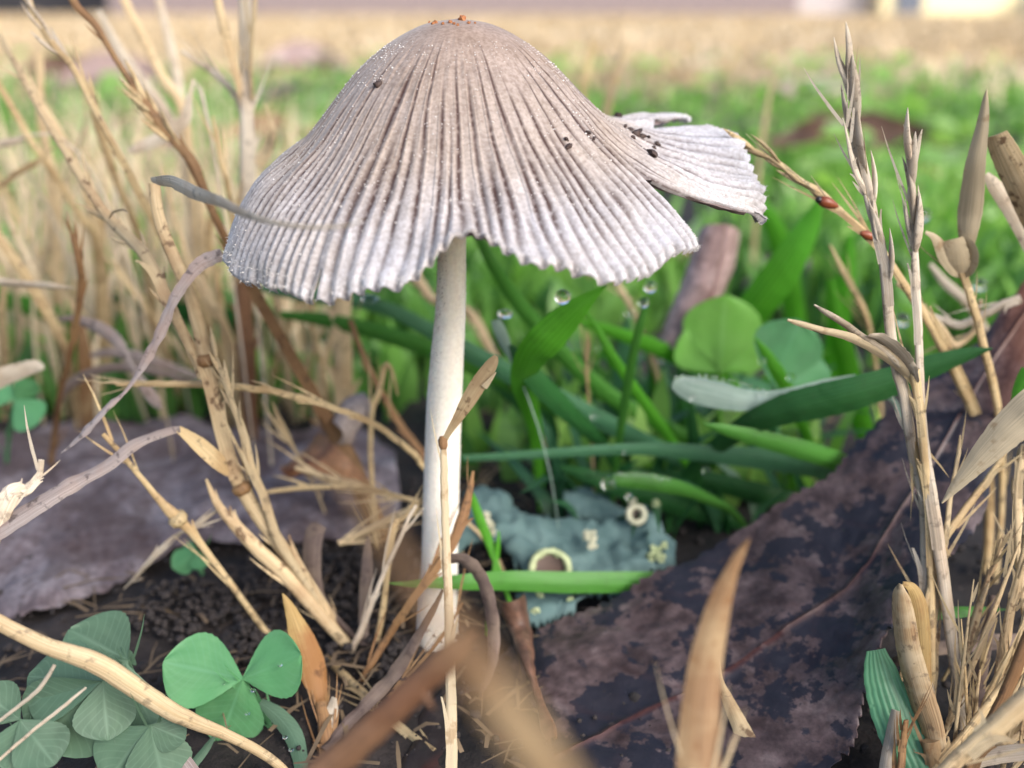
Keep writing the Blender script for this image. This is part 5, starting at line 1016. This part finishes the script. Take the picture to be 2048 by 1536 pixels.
RT = [
 ('diagonal golden straw rising to the right edge at bottom right', [(2070, 1300, 8.0, 26), (2010, 1370, 7.9, 28), (1930, 1472, 7.7, 28), (1882, 1525, 7.6, 26), (1850, 1570, 7.5, 24)], 'straw_gold'),
 ('thick blurred straw close to the lens in the bottom right corner', [(2120, 1350, 6.6, 60), (2048, 1405, 6.6, 62), (1990, 1455, 6.6, 56), (1930, 1505, 6.6, 46), (1870, 1560, 6.6, 38)], 'straw_pale'),
 ('thin twisted seed stalk second from the right edge at bottom right', [(2003, 1078, 9.0, 5), (1994, 1110, 9.0, 8), (1982, 1140, 8.95, 10), (1968, 1180, 8.9, 14), (1955, 1225, 8.8, 20), (1942, 1275, 8.7, 18), (1930, 1320, 8.6, 14), (1920, 1370, 8.5, 14)], 'straw_spotted'),
 ('spotted seed stalk nearest the right edge at bottom right', [(2062, 1040, 8.7, 14), (2046, 1115, 8.65, 18), (2034, 1170, 8.6, 22), (2022, 1215, 8.55, 22), (2010, 1280, 8.45, 26), (2000, 1340, 8.3, 24), (1992, 1400, 8.2, 22)], 'straw_spotted'),
 ('straw leaning up right from the foot of the silvery stalks', [(2010, 905, 9.6, 12), (1975, 960, 9.5, 18), (1943, 1002, 9.4, 18), (1912, 1045, 9.25, 20), (1888, 1080, 9.1, 20), (1872, 1140, 8.95, 18)], 'straw_gold'),
 ('tiny rough straw standing before the dark leaf beside the pale blade', [(1920, 870, 9.4, 3), (1918, 900, 9.4, 10), (1910, 945, 9.3, 10), (1900, 1000, 9.25, 12), (1893, 1060, 9.1, 14), (1886, 1120, 9.0, 14)], 'straw_pale'),
 ('thin straw leaning left below the silvery stalks', [(1850, 1200, 8.9, 6), (1862, 1230, 8.85, 14), (1872, 1300, 8.7, 14), (1868, 1380, 8.5, 12), (1860, 1440, 8.4, 12)], 'straw_spotted'),
 ('dead straw lying level behind the stalks at the right edge', [(2080, 1282, 9.4, 30), (2000, 1282, 9.3, 32), (1920, 1290, 9.2, 30), (1850, 1300, 9.1, 26)], 'straw_dark'),
 ('blurred straw at the right edge above the diagonal golden one', [(2090, 1180, 7.6, 30), (2050, 1290, 7.5, 32), (2010, 1390, 7.4, 32), (1960, 1490, 7.3, 34), (1930, 1570, 7.2, 34)], 'straw_brown'),
 ('pale split straw under the dark leaf edge at the bottom right', [(1790, 1420, 7.9, 16), (1782, 1470, 7.8, 24), (1772, 1530, 7.6, 28), (1765, 1600, 7.4, 28)], 'straw_silver'),
 ('brownish straw bent beside the pale split straw at the bottom edge', [(1812, 1440, 7.7, 12), (1806, 1490, 7.65, 18), (1800, 1560, 7.5, 20)], 'straw_brown'),
 ('weathered straw crossing low in the bottom right corner', [(2070, 1500, 7.2, 34), (1990, 1510, 7.3, 34), (1920, 1530, 7.35, 30), (1860, 1560, 7.3, 26)], 'straw_silver'),
 ('dull brown dead blade between the two twisted seed stalks', [(1985, 1190, 9.2, 14), (1975, 1260, 9.0, 24), (1960, 1340, 8.7, 28), (1950, 1420, 8.4, 26)], 'straw_dark'),
 ('pale straw behind the spotted seed stalk at the right edge', [(2048, 890, 9.6, 16), (2036, 980, 9.5, 22), (2040, 1100, 9.3, 26), (2052, 1220, 9.1, 26)], 'straw_pale'),
]
for i, (lb, pts, mt) in enumerate(RT):
    if mt in ('straw_dark', 'straw_silver'): blade('dry_grass_blade', lb, 'dry straw', pts, mt, roll=20, fold=.2, thick=.02)
    else:
        t, C = compound(lb, pts, mt, n=40, bumpy=.05)
        if 'seed stalk' in lb: husks(t, C, .1, .7, 7, .4, 'straw_spotted', 6)

tl = random.Random(11)
for i in range(30):                    # thin crossing straw behind the left stalks
    bx = tl.uniform(-40, 640); bY = tl.uniform(16.6, 20.5); by = 768-FPX*math.tan(PITCH-math.atan2(CAMH, bY)); ln_ = tl.uniform(250, 620); an_ = tl.gauss(-.12, .38); tx, ty = bx+math.sin(an_)*ln_, max(30, by-math.cos(an_)*ln_); w_ = tl.uniform(7, 15); bend = tl.uniform(-40, 40)
    dY = tl.uniform(-1.5, 1.2)
    stalk('dry_straw', 'thin blurred straw in the crossing clump behind the stalks at left', 'dry straw', [(tx, ty, bY+dY, w_*.35), (tx*.66+bx*.34+bend, ty*.66+by*.34, bY+dY*.66, w_*.8), (tx*.33+bx*.67+bend, ty*.33+by*.67, bY+dY*.33, w_), (bx, by, bY, w_)], tl.choice(['straw_pale', 'straw_gold', 'straw_silver', 'straw_cream']), group='thin blurred straws in the clump at left')
for i in range(20):                    # and in the clump at the right edge
    bx, by = tl.uniform(1880, 2150), tl.uniform(1330, 1560); q = Gp(bx, by); ln_ = tl.uniform(150, 480); an_ = abs(tl.gauss(.0, .45))-.06; tx, ty = bx+math.sin(an_)*ln_, by-math.cos(an_)*ln_; w_ = tl.uniform(8, 20); bend = tl.uniform(-25, 25); dY = tl.uniform(-.5, .5)
    stalk('dry_straw', 'thin dry straw in the dense clump at the lower right edge', 'dry straw', [(tx, ty, q.y+dY, w_*.35), (tx*.66+bx*.34+bend, ty*.66+by*.34, q.y+dY*.66, w_*.8), (tx*.33+bx*.67+bend, ty*.33+by*.67, q.y+dY*.33, w_), (bx, by, q.y, w_)], tl.choice(['straw_pale', 'straw_gold', 'straw_spotted', 'straw_brown', 'straw_spotted']), group='thin dry straws in the clump at the right edge')

# ------------------------------------------------------------------ green blades right of the stem
GB = [
 ('bright pointed folded green blade lit through right of the stem', [(1211, 572, 11.0, 3), (1185, 592, 11.0, 26), (1155, 618, 11.0, 52), (1120, 652, 11.05, 76), (1085, 690, 11.1, 84), (1060, 722, 11.3, 74), (1048, 765, 11.7, 60), (1062, 820, 12.5, 44)], 'grass_bright', dict(roll=-15, fold=.22, cols=7, nseg=44)),
 ('long green blade arching from under the cap down to the right', [(955, 470, 13.4, 22), (985, 530, 13.4, 30), (1030, 600, 13.5, 36), (1085, 665, 13.6, 40), (1150, 735, 13.7, 42), (1230, 800, 13.8, 40), (1320, 850, 13.9, 36), (1400, 885, 14, 30)], 'grass_green', dict(roll=20, fold=.25)),
 ('long pale edged blade slanting behind the stem from the left', [(705, 578, 12.6, 10), (740, 600, 12.6, 22), (800, 630, 12.6, 30), (870, 668, 12.6, 38), (950, 712, 12.6, 46), (1040, 760, 12.7, 50), (1140, 812, 12.8, 50), (1240, 862, 12.9, 46), (1330, 905, 13.1, 40)], 'grass_blue', dict(roll=25, fold=.2)),
 ('dark blade crossing level behind the stem', [(560, 630, 14.5, 18), (640, 640, 14.4, 34), (730, 660, 14.3, 42), (830, 690, 14.2, 46), (960, 740, 14.2, 46), (1080, 800, 14.3, 44), (1180, 850, 14.5, 40)], 'grass_green', dict(roll=30, fold=.2)),
 ('thin blade carrying dew drops at its tip right of the bright blade', [(1298, 590, 12.0, 8), (1288, 620, 12.0, 16), (1276, 665, 12.0, 20), (1262, 730, 12.1, 22), (1250, 800, 12.3, 22)], 'grass_green', dict(roll=10, fold=.2)),
 ('slim blade rising left in front of the dew tipped blade', [(1170, 620, 12.4, 6), (1195, 660, 12.4, 16), (1230, 720, 12.4, 22), (1270, 780, 12.5, 26), (1320, 850, 12.7, 26)], 'grass_bright', dict(roll=10, fold=.25)),
 ('broad bright green blade leaning right below the tattered lobe of the cap', [(1640, 395, 15.0, 8), (1622, 440, 15.0, 44), (1590, 500, 15.0, 70), (1550, 560, 15.1, 84), (1505, 620, 15.3, 80), (1470, 680, 15.6, 64)], 'grass_bright', dict(roll=10, fold=.15, cols=7)),
 ('large dark green blade crossing from the right behind the silvery stalks', [(1985, 697, 10.7, 3), (1940, 708, 10.75, 30), (1870, 732, 10.8, 54), (1790, 764, 10.85, 70), (1705, 790, 10.9, 82), (1640, 806, 11.0, 84), (1570, 822, 11.15, 74), (1500, 850, 11.4, 56), (1440, 890, 11.9, 44)], 'grass_deep', dict(roll=-20, fold=.25, cols=7, nseg=60)),
 ('pointed blade with wet upper edge under the hairy leaf', [(1406, 847, 11.3, 3), (1440, 858, 11.3, 24), (1490, 872, 11.35, 38), (1550, 888, 11.4, 46), (1620, 908, 11.5, 50), (1690, 932, 11.7, 50), (1760, 965, 12.0, 46)], 'grass_green', dict(roll=25, fold=.3, nseg=40)),
 ('long thin arched blade from the stem to the dark leaf', [(925, 917, 12.0, 16), (1000, 914, 12.0, 20), (1100, 908, 12.0, 24), (1200, 902, 12.0, 28), (1300, 900, 12.0, 34), (1400, 908, 12.0, 44), (1500, 918, 12.0, 54), (1600, 932, 12.0, 56), (1690, 955, 12.1, 44)], 'grass_blue', dict(roll=30, fold=.2, nseg=50)),
 ('dewy curved blade with a big drop at its end above the lichen', [(1214, 964, 11.4, 14), (1240, 962, 11.4, 30), (1280, 964, 11.45, 40), (1330, 972, 11.5, 40), (1380, 985, 11.7, 32), (1440, 1010, 12.1, 24)], 'grass_green', dict(roll=20, fold=.3)),
 ('straight level green blade passing in front of the white stem', [(778, 1166, 9.75, 2), (820, 1168, 9.78, 14), (880, 1167, 9.82, 28), (950, 1164, 9.92, 40), (1030, 1163, 10.15, 47), (1120, 1166, 10.3, 50), (1210, 1166, 10.45, 50), (1300, 1165, 10.62, 48), (1400, 1166, 10.85, 40)], 'grass_green', dict(roll=15, fold=.2, cols=7, nseg=50, jag=.02)),
 ('short brown tipped green blade beside the stem in front of the lichen', [(938, 975, 10.7, 5), (948, 1005, 10.7, 18), (962, 1045, 10.65, 22), (978, 1085, 10.6, 20), (990, 1120, 10.5, 14)], 'grass_bright', dict(roll=10, fold=.2)),
 ('tiny green shoot right of the brown tipped blade', [(998, 1062, 10.6, 3), (996, 1090, 10.55, 11), (992, 1120, 10.5, 13), (988, 1150, 10.4, 11)], 'grass_bright', dict(roll=0, fold=.2)),
 ('blurred green blade behind the round leaf at right', [(1660, 560, 14.5, 20), (1672, 640, 14.5, 40), (1690, 720, 14.6, 50), (1715, 820, 14.9, 50), (1740, 900, 15.3, 44)], 'grass_bright', dict(roll=15, fold=.2)),
 ('small green blade in front of the round leaf', [(1510, 675, 12.6, 3), (1530, 705, 12.6, 22), (1555, 745, 12.6, 32), (1580, 790, 12.7, 30), (1600, 840, 12.9, 26)], 'grass_bright', dict(roll=10, fold=.2)),
 ('short dark blade standing under the hairy leaf tip', [(1384, 800, 12.2, 8), (1384, 840, 12.2, 20), (1388, 890, 12.3, 28), (1392, 950, 12.5, 30)], 'grass_deep', dict(roll=10, fold=.2)),
 ('blurred blade low between the lichen and the dark leaf', [(1120, 935, 12.6, 14), (1180, 955, 12.5, 40), (1260, 985, 12.5, 56), (1350, 1010, 12.5, 58), (1450, 1040, 12.6, 50)], 'grass_deep', dict(roll=30, fold=.2)),
 ('second dark low blade behind the big dark leaf edge', [(1300, 950, 12.9, 16), (1400, 960, 12.8, 44), (1500, 985, 12.7, 56), (1600, 1010, 12.7, 50)], 'grass_deep', dict(roll=30, fold=.2)),
 ('grey green blade under the cap left of the stem at its back', [(520, 575, 15.5, 20), (600, 590, 15.4, 34), (700, 600, 15.4, 38), (800, 630, 15.4, 36), (900, 680, 15.5, 30)], 'grass_blue', dict(roll=30, fold=.15)),
 ('dark green blade low left behind the straw stalks', [(215, 590, 18.5, 20), (300, 620, 18.4, 60), (420, 640, 18.4, 74), (560, 660, 18.4, 70), (660, 690, 18.5, 50)], 'grass_deep', dict(roll=40, fold=.15)),
 ('green blade at the left edge behind the withered leaf', [(-40, 590, 17, 40), (40, 610, 17, 50), (140, 640, 17, 46), (240, 690, 17.3, 30)], 'grass_green', dict(roll=35, fold=.15)),
 ('curved green blade right behind the stem above the level thin one', [(935, 700, 14.8, 14), (1000, 770, 14.7, 40), (1080, 830, 14.6, 54), (1180, 880, 14.6, 56), (1290, 905, 14.7, 46)], 'grass_deep', dict(roll=25, fold=.2)),
 ('green blade between the dew tipped blade and the hairy leaf', [(1150, 640, 14.4, 12), (1240, 670, 14.3, 34), (1330, 705, 14.3, 44), (1420, 750, 14.4, 44), (1500, 800, 14.7, 36)], 'grass_bright', dict(roll=30, fold=.2)),
 ('green blade tip at the right edge above the pale smooth blade', [(2060, 740, 10.3, 40), (2042, 775, 10.25, 34), (2030, 810, 10.2, 18), (2024, 835, 10.2, 3)], 'grass_bright', dict(roll=10, fold=.2, root=False)),
 ('upright green blade behind the stalks near the right edge', [(1700, 470, 17, 16), (1690, 560, 17, 44), (1676, 640, 17.2, 50), (1660, 740, 17.6, 44)], 'grass_bright', dict(roll=10, fold=.2)),
 ('tall blurred blade under the tattered cap lobe', [(1500, 380, 18, 14), (1540, 440, 18, 40), (1570, 520, 18.2, 50), (1590, 640, 18.6, 46)], 'grass_bright', dict(roll=10, fold=.2)),
 ('deep green blade under the bright folded blade', [(1020, 690, 11.7, 10), (1045, 730, 11.6, 40), (1085, 775, 11.7, 52), (1130, 820, 12.0, 46), (1180, 865, 12.6, 34)], 'grass_deep', dict(roll=10, fold=.2)),
 ('blue green wet leaf scrap beside the white stem top right', [(990, 640, 11.8, 22), (1000, 665, 11.8, 30), (1015, 700, 11.8, 22), (1032, 738, 11.8, 4)], 'hairy_green', dict(roll=20, fold=.25)),
]
for lb, pts, mt, k in GB: blade('grass_blade', lb, 'grass blade', [p[:3]+(p[3]*.88,) for p in pts], mt, **k)
tl = random.Random(5); TIPS = []
for i in range(34):
    bx, by = tl.uniform(990, 1640), tl.uniform(800, 930); bY = Gp(bx, by).y*tl.uniform(.97, 1.05); ang_ = tl.gauss(-.35, .75); L_ = tl.uniform(120, 300)*(.8 if bx > 1400 else 1); dp = tl.uniform(-.9, .9)
    tx, ty = bx+math.sin(ang_)*L_, by-math.cos(ang_)*L_*.95; sag = tl.uniform(0, 60); w_ = tl.uniform(12, 30)
    if ty < 520: ty = 520+tl.uniform(0, 60)
    TIPS.append((tx, ty+sag*.6, bY+dp, tl.uniform(3, 8)))
    pts = [(tx, ty+sag*.6, bY+dp, 2), (tx*.8+bx*.2, ty*.8+by*.2+sag*.1, bY+dp*.8, w_*.6), (tx*.5+bx*.5, ty*.5+by*.5-sag*.25, bY+dp*.5, w_), (tx*.2+bx*.8, ty*.2+by*.8, bY+dp*.2, w_*.95), (bx, by, bY, w_*.8)]
    blade('grass_blade', 'thin green blade in the dense fan of grass right of the stem', 'grass blade', pts, tl.choice(['grass_green', 'grass_bright', 'grass_blue', 'grass_green', 'grass_deep']), roll=tl.uniform(-25, 35), fold=.15, thick=.005, group='thin green blades in the fan right of the stem')
# the hairy spatulate leaf
blade('hairy_leaf', 'pale hairy rounded leaf tip edged with dew right of the centre', 'leaf', [(1347, 764, 11.6, 10), (1356, 768, 11.6, 36), (1385, 780, 11.55, 54), (1430, 790, 11.5, 58), (1480, 800, 11.45, 50), (1530, 800, 11.45, 36), (1590, 785, 11.4, 24), (1650, 765, 11.4, 14)], 'hairy_green', root=True, roll=20, fold=.1, cols=7)
# ------------------------------------------------------------------ clovers
def leaflet(name, parent, b, tip, Yb, Yt, wr, mat, roll=0., n=26, cols=11, notch=.0):
    B, T_ = P(b[0], b[1], Yb), P(tip[0], tip[1], Yt); ln = (T_-B).length; T = (T_-B).normalized(); vd = (B-Vector((0, 0, CAMH))).normalized()
    w_ = Matrix.Rotation(R(roll), 3, T) @ T.cross(vd).normalized(); nn = w_.cross(T).normalized(); sd = random.random()*50; V = []; UV = []; Fc = []
    for sgn in (1, -1):
        for i in range(n):
            v = i/(n-1); hw = wr*ln*.5*max(.03, math.sin(math.pi*min(.995, v)**1.42)**.66)
            for j in range(cols):
                u = (j/(cols-1))*2-1; ss = v-notch*math.exp(-(u/.25)**2)*v**6+.0*abs(u)
                jag = 1+.015*math.sin(v*70) if abs(u) > .99 and v < .85 else 1
                V.append(B+T*(ss*ln)+w_*(u*hw*jag)+nn*(.12*abs(u)*hw-.1*ln*(v-.4)**2+.02*ln*fnoise(u*2, v*3, sd)+sgn*.005)); UV.append((u*.5+.5, v*ln))
    n0 = n*cols
    for i in range(n-1):
        for j in range(cols-1):
            a = i*cols+j; q = (a, a+1, a+cols+1, a+cols); Fc.append(q); Fc.append(tuple(n0+x for x in q[::-1]))
        a = i*cols; Fc.append((a, a+cols, n0+a+cols, n0+a)); a += cols-1; Fc.append((a+cols, a, n0+a, n0+a+cols))
    return mob(name, V, Fc, M[mat], parent=parent, uv=UV)
def clover(label, c, Y, tips, mat, pet, wr=.95, pw=10):
    q = P(pet[-1][0], pet[-1][1], pet[-1][2]); t = thing('clover', Vector((q.x, q.y, 0)), label, 'clover')
    for (x, y, dY, roll) in tips: leaflet('leaflet', t, c, (x, y), Y, Y+dY, wr, mat, roll)
    child_stalk('petiole', t, [(c[0], c[1], Y, pw)]+pet, mat, root=True, bumpy=.03); return t
clover('sharp three leaved clover in the foreground left of the amber pod leaf', (486, 1358), 8.5, [(328, 1325, .05, 12), (604, 1308, -.05, -10), (440, 1484, -.12, 5)], 'clover_green', [(505, 1390, 8.6, 12), (540, 1450, 8.6, 12), (575, 1530, 8.4, 12)], .95)
clover('dull clover behind the slanting straw with its top leaf catching light', (255, 1320), 8.3, [(140, 1262, .3, 20), (262, 1305, .2, 30), (190, 1400, -.3, 0)], 'clover_shaded', [(270, 1360, 8.4, 10), (290, 1450, 8.3, 10)], 1.15)
clover('large shaded clover in the bottom left corner', (205, 1362), 7.6, [(75, 1490, -.2, 0), (215, 1480, -.25, -10), (60, 1355, .15, 20)], 'clover_shaded', [(220, 1420, 7.7, 10), (240, 1540, 7.6, 10)], 1.05)
clover('shaded clover leaf low beside the mauve leaf tip', (300, 1450), 7.5, [(215, 1560, -.2, 0), (330, 1575, -.2, 0), (370, 1480, 0, 10)], 'clover_shaded', [(310, 1500, 7.6, 10), (320, 1600, 7.3, 10)], 1.0)
clover('faint clover at the very left of the bottom edge', (40, 1440), 7.3, [(-40, 1380, .1, 15), (20, 1540, -.2, 0), (110, 1530, -.2, 0)], 'clover_shaded', [(45, 1500, 7.4, 10), (50, 1600, 7.2, 10)], 1.0)
clover('blurred green blue clover at the left edge above the lilac leaf', (30, 800), 13.2, [(70, 760, .1, 30), (-50, 770, .1, 20), (75, 850, -.3, 10)], 'clover_green', [(25, 830, 13.4, 10), (20, 860, 13.8, 10)], .95)
clover('round translucent clover behind the small green blade at right', (1545, 770), 13.0, [(1600, 640, .1, 15), (1660, 745, .1, 10), (1480, 790, 0, 20)], 'clover_green', [(1550, 820, 13.2, 10), (1560, 900, 13.6, 10)], 1.0)
clover('yellow green clover below the broad bright blade', (1440, 745), 14.0, [(1450, 590, .2, 10), (1370, 660, .2, 10), (1520, 660, .2, 10)], 'clover_lime', [(1440, 800, 14.2, 10), (1440, 860, 14.8, 10)], 1.0)
clover('small green clover showing between the lilac leaf and the soil', (395, 1105), 11.2, [(345, 1135, -.1, 10), (400, 1140, -.2, 0), (360, 1105, .1, 20)], 'clover_green', [(400, 1130, 11.4, 8), (405, 1150, 11.4, 8)], .95)
blade('grass_blade', 'dull green leaf standing between the dull clover and the sharp one', 'grass blade', [(252, 1328, 8.0, 4), (262, 1360, 7.95, 34), (285, 1410, 7.85, 70), (310, 1465, 7.7, 84), (320, 1530, 7.5, 70), (322, 1600, 7.3, 50)], 'clover_shaded', roll=10, fold=.2)
blade('grass_blade', 'dusky green blade curving down below the sharp clover', 'grass blade', [(520, 1405, 8.5, 18), (555, 1432, 8.4, 34), (585, 1470, 8.25, 38), (600, 1520, 8.05, 30), (605, 1590, 7.8, 24)], 'clover_shaded', roll=15, fold=.2)
blade('grass_blade', 'small bluish blade under the long straw at the left bottom', 'grass blade', [(430, 1470, 8.0, 6), (410, 1500, 7.9, 16), (380, 1540, 7.7, 18), (360, 1590, 7.5, 18)], 'clover_shaded', roll=15, fold=.2)
for i, (lb, pts) in enumerate([('silvery straw lying across the dull clover at the left bottom edge', [(110, 1330, 7.3, 8), (80, 1375, 7.25, 10), (40, 1410, 7.2, 9), (0, 1440, 7.15, 8), (-60, 1480, 7.1, 8)]), ('fine silvery straw below the first one over the clover', [(172, 1375, 7.2, 5), (130, 1410, 7.15, 8), (80, 1450, 7.1, 8), (20, 1500, 7.0, 7)])]):
    stalk('dry_straw', lb, 'dry straw', pts, 'straw_silver', fray=False)

# ------------------------------------------------------------------ dew
def drop(px, py, Y, rpx, label, group=None, sq=1.):
    q = P(px, py, Y); r = rpx*depth(q)/FPX; V = [(q.x+v[0]*r, q.y+v[1]*r, q.z+v[2]*r*sq) for v in ICO3[0]]
    setp(mob('dew_drop', V, ICO3[1], M['water'], base=q), label, 'dew drop', group)
drop(1217, 968, 11.3, 15, 'clear dew drop at the end of the curved blade above the lichen')
drop(1258, 994, 11.35, 8, 'small dew drop hanging under the curved blade above the lichen')
drop(1125, 594, 10.95, 16, 'dew drop on the upper edge of the bright folded blade')
drop(1010, 628, 11.75, 15, 'flat dew drop on the wet leaf scrap right of the stem', sq=.6)
drop(1300, 574, 11.95, 13, 'upper dew drop on the tip of the thin blade')
drop(1287, 605, 11.9, 11, 'lower dew drop on the tip of the thin blade')
drop(740, 599, 12.5, 18, 'dew drop on the pale edged blade beneath the cap rim at left', sq=.6)
drop(1190, 832, 12.6, 8, 'tiny dew drop on the pale edged blade right of the stem')
drop(1387, 797, 11.45, 8, 'dew drop beneath the rounded tip of the hairy leaf')
drop(1525, 790, 11.35, 9, 'dew drop on the hairy leaf where the dark blade begins')
drop(1845, 430, 15.5, 14, 'bright blurred dew drop right of the shorter silvery stalk')
drop(1960, 570, 14.5, 13, 'blurred dew drop right of the cream coloured shoot')
drop(1806, 640, 14.0, 14, 'blurred dew drop between the two silvery stalks')
drop(1525, 722, 12.4, 8, 'dew drop on the round clover beside the small green blade')
drop(1582, 755, 12.4, 9, 'dew drop low on the round clover')
drop(1210, 572, 10.98, 4, 'minute dew drop on the point of the bright folded blade')
drop(1412, 940, 11.9, 9, 'dew drop under the long thin arched blade')
drop(1250, 905, 11.9, 5, 'minute dew drop on the long thin arched blade')
for x, y, Y, r in TIPS: drop(x, y, Y, r, 'small dew drop on the tip of a thin green blade right of the stem', 'dew drops on the fan of green blades')
for i in range(16):
    a = i/15; drop(1236+a*100+hsh(i)*4, 946+12*a-6*math.sin(a*3.1)+hsh(i, 2)*4, 11.37, 2.5+2.5*hsh(i, 3), 'minute dew bead along the top of the curved blade above the lichen', 'dew beads along the curved blade')
for i in range(16):
    a = i/15; drop(1352+a*170+hsh(i, 4)*5, 752+26*a-10*math.sin(a*3.1)+hsh(i, 5)*6, 11.42, 2.5+2*hsh(i, 6), 'minute dew bead on the rim of the hairy leaf', 'dew beads on the hairy leaf')
for x, y, Y in [(506, 1381, 8.42), (495, 1427, 8.25), (447, 1368, 8.44), (560, 1330, 8.38), (570, 1475, 8.1), (582, 1500, 8.0)]:
    drop(x, y, Y, 5, 'minute dew bead on the sharp clover or the dusky blade below it', 'dew beads by the sharp clover', .5)
